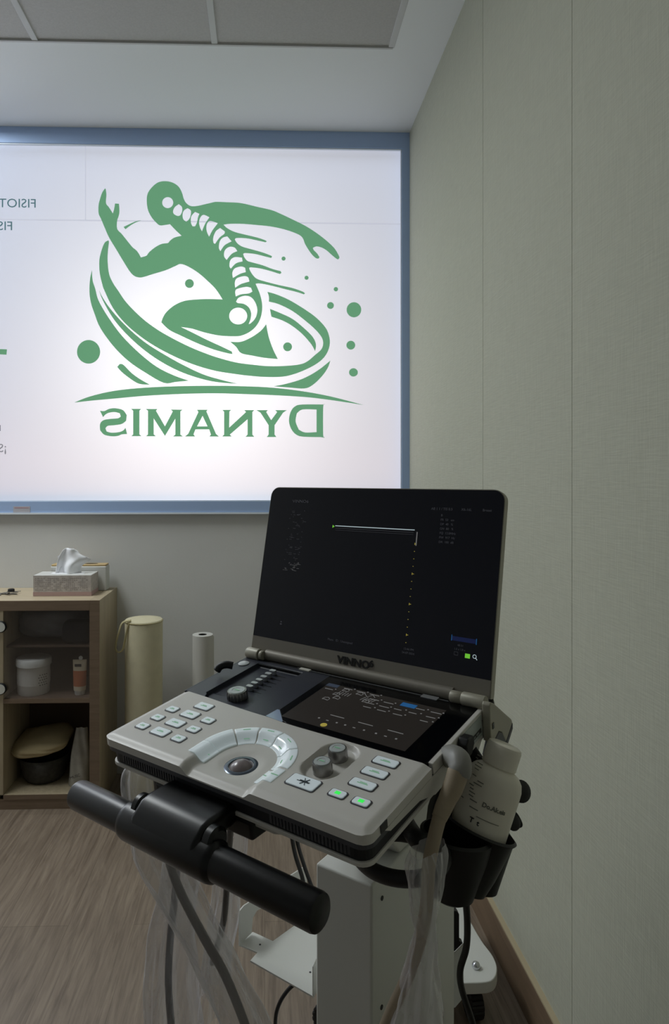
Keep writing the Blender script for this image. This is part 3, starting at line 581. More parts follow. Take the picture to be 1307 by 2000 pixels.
# light side rails up to the hinge, and the dark middle body
dob('side_rail', prism(NB(), [(W_ - .006, .134, -.0125), (W_, .134, -.0125), (W_, .272, -.0125), (W_ - .006, .272, -.0125)], (0, 0, .0125)), 'shell', bevel=.001)
dob('side_rail', prism(NB(), [(0, .1395, -.0125), (.003, .1395, -.0125), (.003, .272, -.0125), (0, .272, -.0125)], (0, 0, .0122)), 'navy', bevel=.0008)
def plan(ins, y1=.275, n=6, rc=.014):
    o = [];
    for sx in (0, 1):
        for k in range(n + 1):
            a = math.pi + (math.pi / 2) * (k / n) if sx == 0 else 1.5 * math.pi + (math.pi / 2) * (k / n)
            cx = rc + ins if sx == 0 else W_ - rc - ins; o.append((cx + rc * math.cos(a), rc + ins + rc * math.sin(a)))
    o += [(W_ - ins, y1), (ins, y1)]; return o
dob('middle_shell', prism(NB(), [(x, y, -.0185) for x, y in plan(.001)], (0, 0, .0062)), 'shelld')
lb = dob('lower_body', prism(NB(), [(x, y, -.034) for x, y in plan(.006)], (0, 0, .0156)), 'under')
for x0 in (.03, .262):
    bm = NB(); box(bm, x0 - .002, x0 + .094, .0058, .0066, -.0315, -.0205)
    for k in range(22): x = x0 + k * .0042; box(bm, x, x + .0022, .0045, .0062, -.031, -.021)
    dob('vent_grille', bm, 'shelld', lb)
dob('base_cover', prism(NB(), [(x, y, -.039) for x, y in plan(.004, .262)], (0, 0, .0048)), 'shell', bevel=.001)
dob('side_cover', prism(NB(), [(W_ - .0009, y, z) for y, z in ((.030, -.0128), (.271, -.0128), (.271, -.0345), (.135, -.0345), (.100, -.0225), (.040, -.0190))], (.0010, 0, 0)), 'shell')
# right side: ports
sp = dob('side_panel', box(NB(), W_ + .0, W_ + .0008, .20, .2635, -.0285, -.004), 'label')
dob('port_label', box(NB(), W_ + .0009, W_ + .0012, .232, .260, -.0235, -.018), 'darkp', sp)
dob('printed_marks', text_mesh('LAN  VGA', .004, Matrix.Translation((W_ + .0013, .235, -.0222)) @ Matrix.Rotation(math.pi / 2, 4, 'Z') @ Matrix.Rotation(math.pi / 2, 4, 'X')), 'label', sp)
dob('usb_port', box(NB(), W_ + .0005, W_ + .0011, .022, .034, -.0115, -.0035), 'black', label='small black port near front corner')
plg = dob('rubber_plug', prism(NB(), [(W_ + .0005, y, z) for y, z in ((.192, -.006), (.198, .0), (.212, -.002), (.214, -.012), (.206, -.021), (.193, -.022))], (.012, 0, 0)), 'rubber', bevel=.002)
# dark slider module with sunken tray
def dark_z(x, y):
    a = min(x - .034, .1155 - x); c = y - .140 if x > .05 else (y - .140)
    din = min(a, y - (.137 + .012 * (1 - ss(.034, .045, x))), .262 - y)
    return -.0045 * ss(-.0006, .0016, din) - .0012 * ss(.1585, .160, y) * ss(.0, .004, din)
bm = NB(); g = []; NX2, NY2 = 170, 120
for j in range(NY2 + 1):
    row = []
    for i in range(NX2 + 1):
        x = .003 + (.158 - .003) * i / NX2 ; y0_ = yb(x) + .0004; y = y0_ + (.270 - y0_) * j / NY2
        x2 = x + (0.004 * (1 - (j / NY2)) if i == NX2 else 0)
        row.append(bm.verts.new((x, y, dark_z(x, y) - .0002)))
    g.append(row)
for a, b in zip(g, g[1:]):
    for i in range(NX2): bm.faces.new((a[i], a[i + 1], b[i + 1], b[i]))
sm = dob('slider_module', bm, 'navy', smooth='auto')
dob('power_button', lathe(NB(), [(.0085, 0), (.0085, .0008), (.0078, .0012)], 28, Matrix.Translation((.0145, .2495, 0))), 'knobt', sm, smooth='auto', label='round pale power button')
bm = NB()
for k in range(6):
    y = .1905 + k * .0113; box(bm, .062, .097, y - .0006, y + .0006, -.0060, -.0056)
dob('slider_slots', bm, 'black', sm)
for k in range(6):
    y = .1915 + k * .0113; x = .0765 - k * .0008
    s_ = dob('slider_knob', prism(NB(), [(p.x, p.y, -.0054) for p in rrect(x, y, .0105, .0066, .0022, 3)], (0, 0, .0058)), 'silver', sm, smooth='auto')
    dob('slider_cap', prism(NB(), [(p.x, p.y, .0005) for p in rrect(x, y, .0100, .0058, .002, 3)], (0, 0, .0006)), 'knobt', s_)
def knob(x, y, r, h, z0, par, name, ridges=0):
    bm = NB(); n = 72; prof = [(1.0, 0), (1.0, h * .8), (.94, h), (.86, h)]
    rings = [[bm.verts.new((x + r * q * (1 + (.05 * (1 if (k // 2) % 2 else -1) if ridges and q > .97 else 0)) * math.cos(2 * math.pi * k / n), y + r * q * (1 + (.05 * (1 if (k // 2) % 2 else -1) if ridges and q > .97 else 0)) * math.sin(2 * math.pi * k / n), z0 + z)) for k in range(n)] for q, z in prof]
    for a, b in zip(rings, rings[1:]):
        for k in range(n): bm.faces.new((a[k], a[(k + 1) % n], b[(k + 1) % n], b[k]))
    bm.faces.new(rings[-1]); bm.faces.new(rings[0][::-1])
    o = dob(name, bm, 'knob', par, smooth='auto')
    dob('knob_top', lathe(NB(), [(r * .82, 0), (r * .80, .0006), (r * .5, .0006), (r * .48, .0003)], 36, Matrix.Translation((x, y, z0 + h))), 'knobt', o, smooth='auto')
    dob('knob_mark', box(NB(), x - r * .3, x + r * .3, y - r * .06, y + r * .06, z0 + h + .0007, z0 + h + .0009), 'keyt', o)
    return o
knob(.0780, .1640, .0138, .0105, -.0046, sm, 'gain_knob', 1)
knob(.2819, .0725, .0108, .0125, -.006, pan, 'rotary_knob'); knob(.2816, .1027, .0108, .0125, -.006, pan, 'rotary_knob')
# pale wedge coloured as a reflection on the trim; black glass with the touch screen
dob('glare_wedge', prism(NB(), [(.1532, .1335, -.0010), (.1555, .1545, -.0010), (.1590, .1545, -.0010), (.1810, .1325, -.0010), (.181, .1308, -.0010)], (0, 0, .0013)), mat('glare_wedge_gloss', '#a9bbd6', .12, spec=.9))
glp = dob('glass_panel', prism(NB(), [(.1585, .1555, -.002), (.180, .1334, -.002), (.1896, .1308, -.002), (.374, .1308, -.002), (.374, .270, -.002), (.1585, .270, -.002)], (0, 0, .0024)), 'glass', bevel=.0005)
ZT = .0006
ts_ = dob('touch_screen', prism(NB(), [(x, y, ZT - .0001) for x, y in ((.172, .1415), (.3435, .1410), (.3438, .2475), (.172, .2485))], (0, 0, .0003)), 'touch', glp)
def bars(lst, z, h=.0003):
    bm = NB()
    for x, y, w2, h2 in lst: box(bm, x, x + w2, y, y + h2, z, z + h)
    return bm
zz = ZT + .0003
dob('active_tab', bars([(.172, .2400, .018, .008)], zz), mat('ui_slate', '#2a3038', .5, emit=('#39465a', .35)), ts_)
dob('selected_button', bars([(.288, .2335, .020, .009)], zz), 'uib', ts_, label='blue selected button')
dob('yellow_button', lathe(NB(), [(.0042, 0), (.0042, .0003)], 20, Matrix.Translation((.232, .1475, zz)) @ Matrix.Identity(4)), 'uiy', ts_, label='round yellow icon')
lst = []; rnd = random.Random(5)
for cx_, cy_ in ((.182, .232), (.205, .2435), (.225, .2435), (.245, .2435), (.252, .232), (.272, .232), (.292, .222), (.315, .235), (.335, .235), (.252, .2205), (.272, .2205), (.312, .222), (.335, .222), (.255, .210), (.275, .210), (.297, .210), (.333, .210)):
    lst.append((cx_ - .006, cy_, .010 + rnd.random() * .004, .0010)); lst.append((cx_ + .008, cy_ + .003, .0018, .0016))
for cx_, cy_ in ((.235, .172), (.275, .172), (.315, .172)): lst.append((cx_ - .010, cy_, .020, .0010))
for cx_ in (.228, .266, .308):
    for s_ in (-.012, .014): lst.append((cx_ + s_, .158, .0022, .0022))
    lst.append((cx_, .158, .0035, .0012))
dob('menu_labels', bars(lst, zz), 'ui', ts_)
bm = NB()
def stroke(bm, pts, r=.00035, z=zz + .0001): tube(bm, [(x, y, z) for x, y in pts], r, 5, 0)
def outl(cx_, cy_, s_): return [(cx_ + s_ * x, cy_ + s_ * y) for x, y in ((-1, -.6), (-.8, .6), (.2, 1), (1, .4), (.9, -.7), (-.2, -.4), (-1, -.6))]
for cx_, cy_ in ((.2050, .239), (.2270, .2385), (.2000, .224), (.2450, .2235), (.1950, .207), (.2060, .215)): stroke(bm, outl(cx_, cy_, .0045))
for k in range(5): stroke(bm, [(.2 + k * .004, .2245), (.201 + k * .004, .2335)]); stroke(bm, [(.236 + k * .004, .224), (.239 + k * .004, .2335)])
stroke(bm, [(.232, .2425), (.240, .235), (.244, .2430), (.250, .238)])
dob('body_icons', bm, 'ui', ts_)
# keys
def key(x, y, w2, h2, mark='keyt', name='key', r=.0032, green=False):
    z = panel_z(x, y)
    rimo = dob(name, prism(NB(), [(p.x, p.y, z - .0002) for p in rrect(x, y, w2, h2, r)], (0, 0, .0007)), 'keyr', pan)
    k_ = dob('key_cap', prism(NB(), [(p.x, p.y, z) for p in rrect(x, y, w2 - .0030, h2 - .0030, r * .8)], (0, 0, .0016)), 'key', rimo, bevel=.0005)
    if green: dob('status_light', box(NB(), x - .0028, x + .0028, y - .0022, y + .0022, z + .0016, z + .0019), 'keyg', rimo)
    else: dob('key_mark', bars([(x - w2 * .2, y - .0012, w2 * .4, .0010), (x - w2 * .12, y + .0006, w2 * .26, .0009)], z + .0016), mark, rimo)
    return rimo
for y in (.0387, .0637, .0891): key(.0306, y, .0185, .0152); key(.0960, y, .0190, .0150)
for y in (.0394, .0644, .0898, .1150): key(.0632, y, .0270, .0180)
for y in (.0656, .0893, .1124): key(.3360, y, .0300, .0155)
key(.3230, .0395, .0200, .0135, green=True); key(.3500, .0395, .0200, .0135, green=True)
sk = key(.2815, .0385, .0370, .0215, mark='keyd', name='freeze_key')
bm = NB()
for k in range(3):
    a = math.radians(60 * k); zt = panel_z(.2815, .0385) + .0019
    tube(bm, [(.2835 - .006 * math.cos(a), .0385 - .006 * math.sin(a), zt), (.2835 + .006 * math.cos(a), .0385 + .006 * math.sin(a), zt)], .0005, 5, 0)
dob('snowflake_mark', bm, 'keyd', sk)
# arch keys around the trackball
def apt(s, r):      # s: negative = left straight (y), 0..180 angle, beyond = right straight
    if s[0] == 'L': return (.19 - r, s[1])
    if s[0] == 'R': return (.19 + r, s[1])
    a = math.radians(s[1]); return (.19 + r * math.cos(a), .049 + r * math.sin(a))
segs = [[('L', .0235 + .0255 * k / 6) for k in range(7)]]
for a0, a1 in ((179, 143.5), (141, 112), (109.5, 81), (79, 42), (40, 2)): segs.append([('A', a0 + (a1 - a0) * k / 12) for k in range(13)])
segs.append([('R', .0475 - .0255 * k / 6) for k in range(7)])
for sg in segs:
    bm = NB(); rr = [.0378 + (.0615 - .0378) * q / 10 for q in range(11)]; g = []
    for s in sg:
        row = []
        for r in rr:
            x, y = apt(s, r); row.append(bm.verts.new((x, y, panel_z(x, y) + .0009)))
        g.append(row)
    for a, b in zip(g, g[1:]):
        for i in range(10): bm.faces.new((a[i], a[i + 1], b[i + 1], b[i]))
    o = dob('arch_key', bm, 'key', pan, smooth=True); s_ = o.modifiers.new('s', 'SOLIDIFY'); s_.thickness = .0012; s_.offset = -1
    be = o.modifiers.new('b', 'BEVEL'); be.width = .0004; be.segments = 2; be.limit_method = 'ANGLE'; be.angle_limit = 1.0
    s = sg[len(sg) // 2]; bm = NB()
    for r, w2 in ((.0565, .0045), (.0445, .0035)):
        x, y = apt(s, r); a = math.radians(s[1]) - math.pi / 2 if s[0] == 'A' else 0
        box(bm, -w2, w2, -.0006, .0006, 0, .0003, Matrix.Translation((x, y, panel_z(x, y) + .0011)) @ Matrix.Rotation(a, 4, 'Z'))
    dob('key_mark', bm, 'keyt', o)
zb = panel_z(.1915, .0424)
tr = dob('trackball_ring', lathe(NB(), [(.0195, -.001), (.0195, .0006), (.018, .0014), (.0145, .0014), (.0138, 0)], 48, Matrix.Translation((.1915, .0424, zb))), 'ring', pan, smooth='auto')
bm = NB(); bmesh.ops.create_uvsphere(bm, u_segments=40, v_segments=24, radius=.0170); bmesh.ops.translate(bm, vec=(.1915, .0424, zb - .0105), verts=bm.verts)
dob('trackball', bm, 'ball', tr, smooth=True, label='smooth grey ball')
# hinge
hg = dob('hinge_bar', lathe(NB(), [(.0085, 0), (.0085, .305)], 24, axis_mx((.032, .285, .004), (1, 0, 0))), 'lid', smooth='auto')
for x0, x1, r in ((.000, .024, .0085), (.0255, .032, .0072), (.337, .352, .0075), (.352, .382, .0085)):
    dob('hinge_knuckle', lathe(NB(), [(r * .9, 0), (r, .0015), (r, x1 - x0 - .001), (r * .9, x1 - x0)], 24, axis_mx((x0, .277, .0055), (1, 0, 0))), 'lide', hg, smooth='auto')
rd = dob('rear_deck', box(NB(), .003, .377, .2605, .292, -.030, -.0012), 'blackm')
dob('rear_trim', box(NB(), .10, .335, .2722, .2731, -.001, .0002), 'silver', rd)
dob('white_clip', box(NB(), .105, .123, .268, .2745, -.001, .0012), 'whitep', rd); dob('clear_clip', box(NB(), .300, .322, .266, .2745, -.001, .0014), 'silver', rd)
# carrying handle: two arms swept back and a bar behind
hn = dob('carry_handle', prism(NB(), [(W_ + .001, y, z) for y, z in ((.266, .009), (.270, .012), (.280, .006), (.334, -.038), (.337, -.044), (.312, -.058), (.300, -.040), (.290, -.034), (.276, -.038), (.264, -.036))], (.010, 0, 0)), 'lide', bevel=.0015)
dob('handle_bar', lathe(NB(), [(.009, 0), (.009, .384)], 20, axis_mx((.004, .322, -.045), (1, 0, 0))), 'lide', hn, smooth='auto')
dob('handle_pad', prism(NB(), [(W_ + .0008, y, z) for y, z in ((.337, -.044), (.3365, -.052), (.312, -.066), (.296, -.052), (.278, -.048), (.276, -.0385), (.290, -.0345), (.300, -.0405), (.312, -.0585))], (.0105, 0, 0)), 'shelld', hn, bevel=.0008)
dob('handle_slot', box(NB(), W_ + .0112, W_ + .0118, .270, .2745, -.022, -.015), 'black', hn)
# lid
LA = .346901
ML = Matrix.Translation((0, .2928, .0282)) @ Matrix.Rotation(-LA, 4, 'X')      # its z axis = up the lid, y = through the lid (away)
def lid_mx(): return ML
def lidp(pts, y, dy): return prism(NB(), [ML @ Vector((x, y, u)) for x, u in pts], ML.to_3x3() @ Vector((0, dy, 0)))
LW = .3831; LH = .2364
out = [(x + 0, y) for x, y in [(.0, -.020), (.004, -.024), (LW - .0, -.022)]]
def lid_outline(ins, zb_):
    o = [(ins, zb_), (LW - ins, zb_)]; rc = .014 - ins
    for k in range(9): a = math.pi / 2 * k / 8; o.append((LW - ins - rc + rc * math.cos(a), LH - ins - rc + rc * math.sin(a)))
    for k in range(9): a = math.pi / 2 + math.pi / 2 * k / 8; o.append((ins + rc + rc * math.cos(a), LH - ins - rc + rc * math.sin(a)))
    return o
ld = dob('lid', lidp(lid_outline(-.0012, -.022), .0008, .011), 'lide', smooth='auto')
dob('screen_glass', lidp(lid_outline(.0, 0), 0, .0007), 'display', ld)
dob('lower_bezel', lidp([(0, -.022), (LW, -.022), (LW, -.0002), (0, -.0002)], 0, .0007), 'lid', ld)
FM = ML @ Matrix.Rotation(math.pi / 2, 4, 'X')     # text plane on the lid face
dob('brand_lettering', text_mesh('VINNO', .0140, FM @ Matrix.Translation((.1605, -.0155, .0007)), .0008, 1.17, .0005), 'logo', ld)
dob('brand_number', text_mesh('6', .0130, FM @ Matrix.Translation((.2120, -.0125, .0007)), .0008, 1.15, .0003), 'logo', ld)
def lbars(lst):
    bm = NB()
    for x, u, w2, h2 in lst: box(bm, x, x + w2, -.0004, .0, u, u + h2, ML)
    return bm
sg_ = [c for c in ld.children if c.name.startswith('screen_glass')][0]
dob('scan_top_line', lbars([(.1310, .1790, .1310, .0011)]), 'uiw', sg_)
dob('scan_echo_line', lbars([(.1320, .1758, .1290, .0006), (.1320, .1730, .1290, .0004)]), 'uid', sg_)
dob('gain_curve', lbars([(.2655, .158, .0014, .019)]), 'ui', sg_)
dob('depth_ticks', lbars([(.2642 - k * .0000, .1600 - k * .0102, .0012 if k % 4 else .0028, .0008) for k in range(14)] + [(.264, .1600 - k * .0102 * 4 - .001, .0008, .003) for k in range(4)]), 'uiy', sg_)
dob('scan_marker', lathe(NB(), [(.0025, 0), (.0025, .0004)], 3, ML @ Matrix.Translation((.1275, 0, .1785)) @ Matrix.Rotation(math.pi / 2, 4, 'X')), 'uig', sg_)
def ltext(name, s, x, u, size, mt, xs=1.0): dob(name, text_mesh(s, size, FM @ Matrix.Translation((x, u, .0003)), .0002, xs), mt, sg_)
ltext('screen_brand', 'VINNO6', .045, .2130, .0065, 'uid', 1.3)
ltext('patient_line', 'AB 1 1 / TIS 0.5', .284, .2085, .0048, 'uid'); ltext('probe_name', 'X6-16L', .327, .2085, .0048, 'uid'); ltext('preset_name', 'Breast', .356, .2085, .0048, 'uid')
for k, s in enumerate(('B', 'FR  53   cm', 'DP  40   %', 'GN  80   %', 'FQ  12.0MHz', 'PW  917  Hz', 'DR  100  dB')): ltext('parameter_line', s, .299, .2000 - k * .0060, .0042, 'uid')
ltext('status_line', 'Menu   ID   Unassigned', .140, .0130, .0045, 'uid'); ltext('clock_lines', '12:46 PM', .262, .0185, .0040, 'uid'); ltext('clock_lines', '24-07-2024', .260, .0135, .0040, 'uid')
dob('blue_bar', lbars([(.3290, .0405, .032, .0055)]), 'uin', sg_); dob('bar_ends', lbars([(.3280, .040, .0008, .0075), (.3610, .0395, .0008, .0075)]), 'uib', sg_)
ltext('battery_text', '48 51', .337, .0345, .0035, 'uid'); ltext('battery_text', '1.5 x 1.8 x', .333, .0295, .0035, 'uid')
dob('green_icon', lbars([(.3480, .0215, .0065, .0055)]), 'uig', sg_, label='small green icon')
bm = NB()
for cx_, r_ in ((.3605, .0022),): tube(bm, [ML @ Vector((cx_ + r_ * math.cos(a * math.pi / 6), -.0003, .0250 + r_ * math.sin(a * math.pi / 6))) for a in range(13)], .0004, 5, 0)
tube(bm, [ML @ Vector((.3620, -.0003, .0233)), ML @ Vector((.3640, -.0003, .0212))], .0005, 5, 0); dob('search_icon', bm, 'uiw', sg_)
bm = NB(); tube(bm, [ML @ Vector((x, -.0003, u)) for x, u in ((.3335, .023), (.3335, .027), (.3385, .027), (.3385, .023), (.3335, .023))], .0003, 4, 0); dob('frame_icon', bm, 'uid', sg_)
rnd = random.Random(11)
for k, u in enumerate((.187, .171, .154, .138, .122, .106)):
    l_ = [(.045 + rnd.random() * .026, u + rnd.random() * .012, .001 + rnd.random() * .005, .0005) for _ in range(9 if k < 5 else 22)] + [(.043, u, .0014, .0008), (.070, u + .013, .0014, .0008)]
    dob('thumbnail', lbars(l_), 'uid' if k < 5 else mat('ui_dim', '#444444', .5, emit=('#8a8a8a', .22)), sg_)
dob('left_icon', lbars([(.0500, .023, .0035, .002), (.0505, .0265, .0025, .002)]), 'uid', sg_)

# ================================================================== CART
cart = root('equipment_cart', (.17, 1.05, 0), 'white medical cart with black handle bar carrying the ultrasound console', 'cart')
def cob(name, bm, mt, parent=None, dev_frame=False, **k):
    if dev_frame: bm.transform(MD) if not isinstance(bm, bmesh.types.BMesh) else bmesh.ops.transform(bm, matrix=MD, verts=bm.verts)
    return ob(name, bm, mt, parent or cart, **k)
BZ = .920
A_ = atZ(152, 1551, BZ); B_ = atZ(630, 1784, BZ); ux = Vector((math.cos(YAW), math.sin(YAW), 0)); uy = Vector((-math.sin(YAW), math.cos(YAW), 0))
B_ = A_ + ux * (B_ - A_).dot(ux); LB = (B_ - A_).length; BR = .0172
hb = cob('handle_bar', lathe(NB(), [(BR * .80, 0), (BR * .95, .0018), (BR, .005), (BR, LB - .005), (BR * .95, LB - .0018), (BR * .80, LB)], 40, axis_mx(A_, ux)), 'black', smooth='auto')
s0 = (atZ(272, 1588, BZ) - A_).dot(ux); s1 = (atZ(440, 1680, BZ) - A_).dot(ux)
cob('handle_sleeve', lathe(NB(), [(BR, 0), (BR * 1.16, .003), (BR * 1.22, .008), (BR * 1.22, s1 - s0 - .008), (BR * 1.16, s1 - s0 - .003), (BR, s1 - s0)], 40, axis_mx(A_ + ux * s0, ux)), 'black', hb, smooth='auto')
MB_ = Matrix.Translation(A_) @ Matrix.Rotation(YAW, 4, 'Z')
h0 = s0 + .022; h1 = s1 - .018
prof = [(-.012, -.018), (-.021, -.002), (-.016, .017), (-.002, .030), (.010, .0335), (.045, .036), (.13, .048), (.13, .034), (.05, .016), (.018, .006), (.012, -.012)]
hk = cob('handle_bracket', prism(NB(), [MB_ @ Vector((h0, y, z)) for y, z in prof], ux * (h1 - h0)), 'black', bevel=.007)
for x0, x1 in ((h0 - .010, h0 + .002), (h1 - .002, h1 + .012)):
    cob('bracket_boss', lathe(NB(), [(.011, 0), (.0145, .003), (.0145, x1 - x0 - .003), (.011, x1 - x0)], 28, axis_mx(MB_ @ Vector((x0, .006, .0165)), ux)), 'black', hk, smooth='auto')
# tray under the console and neck
cob('console_tray', prism(NB(), [(x, y, -.0485) for x, y in ((.12, .010), (.26, .010), (.355, .055), (.365, .24), (.33, .27), (.05, .27), (.015, .24), (.025, .055))], (0, 0, .009)), 'white', dev_frame=True, bevel=.003)
cob('tray_lip', prism(NB(), [(x, y, -.062) for x, y in ((.085, .004), (.235, .004), (.240, .05), (.080, .05))], (0, 0, .022)), 'blackm', dev_frame=True, bevel=.004)
ca = math.radians(-37.5); cx_ = Vector((math.cos(ca), math.sin(ca), 0)); cy_ = Vector((-math.sin(ca), math.cos(ca), 0))
fr_c = atd(727, 933, .95); fr_c.z = 0; wC = .0960; lC = .312; zC = .7176
def colp(x, y, z): return fr_c - cx_ * wC + cx_ * x + cy_ * y + Vector((0, 0, z))
cob('column', prism(NB(), [colp(x, y, .13) for x, y in ((0, 0), (wC, 0), (wC, lC), (0, lC))], (0, 0, zC - .13)), 'white', bevel=.004)
col_ = [c for c in cart.children if c.name.startswith('column')][0]
for px, py in ((746, 1754), (745, 1967)):
    q = atP(px, py, colp(wC, 0, 0), cx_); cob('screw', lathe(NB(), [(.0035, -.001), (.0035, .0012)], 12, axis_mx(q, cx_)), 'darkp', col_)
neck = [colp(.006, .10, zC - .002), colp(wC - .006, .10, zC - .002), colp(wC - .006, .27, zC - .002), colp(.006, .27, zC - .002)]
bm = NB(); top_ = [MD @ Vector(p) for p in ((.10, .11, -.0475), (.30, .11, -.0475), (.32, .26, -.0475), (.08, .26, -.0475))]
a = [bm.verts.new(p) for p in neck]; b = [bm.verts.new(p) for p in top_]
bm.faces.new(a); bm.faces.new(b[::-1])
for i in range(4): bm.faces.new((a[i], b[i], b[(i + 1) % 4], a[(i + 1) % 4]))
cob('neck', bm, 'white', bevel=.004)
# sheet-metal basket on the left of the column
ZSH = .506; sh = lambda px, py: atZ(px, py, ZSH)
flp = [sh(489, 1876), sh(612, 1946), sh(619, 1935), sh(640, 1900), sh(618, 1772), sh(583, 1802), sh(533, 1838), sh(494, 1820), sh(466, 1844), sh(503, 1860)]
shf = cob('side_shelf', prism(NB(), flp, (0, 0, -.0025)), 'white')
pA = sh(466, 1844); nrm = ux
def wv_(px, py): return atP(px, py, pA, nrm)
outer = [wv_(466, 1845), wv_(466, 1779), wv_(475, 1768), wv_(596, 1690), wv_(598, 1694), wv_(598, 1772)]
inner = [wv_(586, 1780), wv_(570, 1742), wv_(520, 1766), wv_(500, 1778), wv_(492, 1792), wv_(490, 1821)]
cob('shelf_side', prism(NB(), outer + inner, ux * .0022), 'white', shf)
cob('shelf_lip', prism(NB(), [sh(612, 1946), sh(619, 1935), sh(619, 1935) + Vector((0, 0, .05)), sh(612, 1946) + Vector((0, 0, .045))], -ux * .002), 'white', shf, bevel=.0008)
for px, py in ((508, 1845), (606, 1899)): cob('screw_hole', lathe(NB(), [(.0018, 0), (.0018, .0004)], 10, Matrix.Translation(sh(px, py))), 'darkp', shf)
# base: plate whose right rear lobe shows, casters under it
ZB = .125; zb_ = lambda px, py, z=ZB: atZ(px, py, z)
lobe = [zb_(*p) for p in ((897, 1745), (915, 1790), (940, 1835), (960, 1862), (969, 1880), (971, 1895), (966, 1910), (950, 1918), (905, 1920))]
lobe = smooth_outline(lobe, 4, 60)[:-4] + [zb_(905, 1920), Vector((.22, 1.53, ZB)), Vector((.155, 1.50, ZB)), Vector((.135, 1.56, ZB)), Vector((.20, 1.72, ZB)), Vector((.34, 1.84, ZB))]
bpl = cob('base_plate', prism(NB(), lobe, (0, 0, -.028)), 'white', bevel=.003)
lp_ = zb_(930, 1890)
cob('cap_nut', lathe(NB(), [(.009, 0), (.010, .002), (.010, .007), (.007, .012), (.002, .014)], 16, Matrix.Translation((lp_.x, lp_.y, ZB))), 'chrome', bpl, smooth='auto')
cob('base_spine', box(NB(), .14, .24, .60, 1.55, .070, .097), 'white', bevel=.004)
cob('base_spine', prism(NB(), [Vector(p) for p in ((.12, 1.0, .097), (.40, 1.0, .097), (.40, 1.30, .097), (.12, 1.30, .097))], (0, 0, .035)), 'white', bevel=.004)
def caster(c, an, name='caster'):
    mx = Matrix.Translation(c) @ Matrix.Rotation(an, 4, 'Z')
    fk = cob(name, box(NB(), -.020, .020, -.016, .018, .077, ZB - .028 - c.z - .0005, mx), 'rubber', bevel=.004)
    bm = NB(); n = 72; ws = [(-.016, .034), (-.014, .0375), (.014, .0375), (.016, .034)]; rings = []
    for x, r in ws:
        rings.append([bm.verts.new(mx @ Vector((x, (r - (.0022 if (k % 4 == 0) else 0)) * math.cos(2 * math.pi * k / n), .0378 + (r - (.0022 if (k % 4 == 0) else 0)) * math.sin(2 * math.pi * k / n)))) for k in range(n)])
    for a, b in zip(rings, rings[1:]):
        for k in range(n): bm.faces.new((a[k], a[(k + 1) % n], b[(k + 1) % n], b[k]))
    bm.faces.new(rings[0]); bm.faces.new(rings[-1]); ob('wheel', bm, 'rubber', fk)
caster(Vector((lp_.x - .005, lp_.y + .01, 0)), .1); 
q = atZ(603, 1990, .06); caster(Vector((q.x + .050, q.y + .03, 0)), math.radians(60))
# rear plate behind the console
pl = [atd(x, y, 1.02) for x, y in ((930, 1352), (958, 1360), (966, 1366), (968, 1376), (962, 1388), (925, 1500), (896, 1500), (896, 1440))]
cob('rear_plate', prism(NB(), pl, FW * .012), 'white', bevel=.003)
cob('rear_upright', box(NB(), -.012, .012, -.008, .008, -.12, 0, Matrix.Translation(atd(905, 1500, 1.03)) @ Matrix.Rotation(YAW, 4, 'Z')), 'white')
cob('column_bracket', prism(NB(), [atd(x, y, 1.27) for x, y in ((880, 1778), (893, 1780), (897, 1786), (897, 1838), (904, 1842), (888, 1858), (880, 1858))], FW * .012), 'blackm', col_)
cob('rear_foot', prism(NB(), [atd(x, y, 1.28) for x, y in ((884, 1860), (889, 1858), (905, 1842), (906, 1948), (889, 1968), (884, 1968))], FW * .012), 'white', col_)
# probe and bottle holder at the right of the console
HR = atd(782, 1668, .715)
def arc(c, R, a0, a1, n=20): return [c + Vector((R * math.cos(math.radians(a0 + (a1 - a0) * k / n)), R * math.sin(math.radians(a0 + (a1 - a0) * k / n)), 0)) for k in range(n + 1)]
hd = cob('probe_holder', tube(NB(), arc(HR,   .045, 62, 360), [.0105] * 21, 14, 2, flat=.75), 'blackm', smooth=True)
cob('holder_arm', tube(NB(), [HR + Vector((.04, .018, 0)), atd(815, 1640, .72), atd(790, 1600, .80)], .010, 12, 6), 'blackm', hd, smooth=True)
ba = Vector(((990 - 930) / F * .76, .02, (1620 - 1440) / F * .76)).normalized(); bbase = atd(938, 1608, .765)
bax = (atd(985, 1462, .775) - bbase).normalized()
def lth(prof, base, ax, n=40, cap=True): return lathe(NB(), prof, n, axis_mx(base, ax), cap)
cup = [(.020, -.052), (.028, -.050), (.033, -.030), (.040, .012), (.043, .016), (.040, .018), (.0365, .010), (.0345, -.010)]
cob('bottle_cup', lth(cup, bbase - bax * .020, bax), 'blackm', hd, smooth='auto')
cob('holder_cup', lth([(.018, -.048), (.024, -.044), (.036, .0), (.040, .022), (.036, .024), (.03, .0)], atd(888, 1668, .745), Vector((.1, .05, 1))), 'blackm', hd, smooth='auto')
cob('holder_cup', lth([(.012, -.045), (.018, -.043), (.026, .0), (.030, .02), (.026, .022), (.02, .0)], atd(950, 1664, .80), Vector((.15, .05, 1))), 'blackm', hd, smooth='auto')
cob('holder_plate', prism(NB(), [atd(x, y, .80) for x, y in ((872, 1500), (905, 1465), (925, 1450), (945, 1480), (985, 1560), (1012, 1530), (1022, 1545), (1018, 1560), (1004, 1590), (1002, 1612), (990, 1625), (1005, 1640), (985, 1690), (950, 1705), (845, 1700), (835, 1650), (842, 1590))], FW * .022), 'blackm', hd, bevel=.004)
cob('clamp_knob', lth([(.006, -.006), (.0125, -.004), (.0125, .006), (.006, .010)], atd(1013, 1545, .785), Vector((.2, -1, .4)), 24), 'black', hd, smooth='auto')
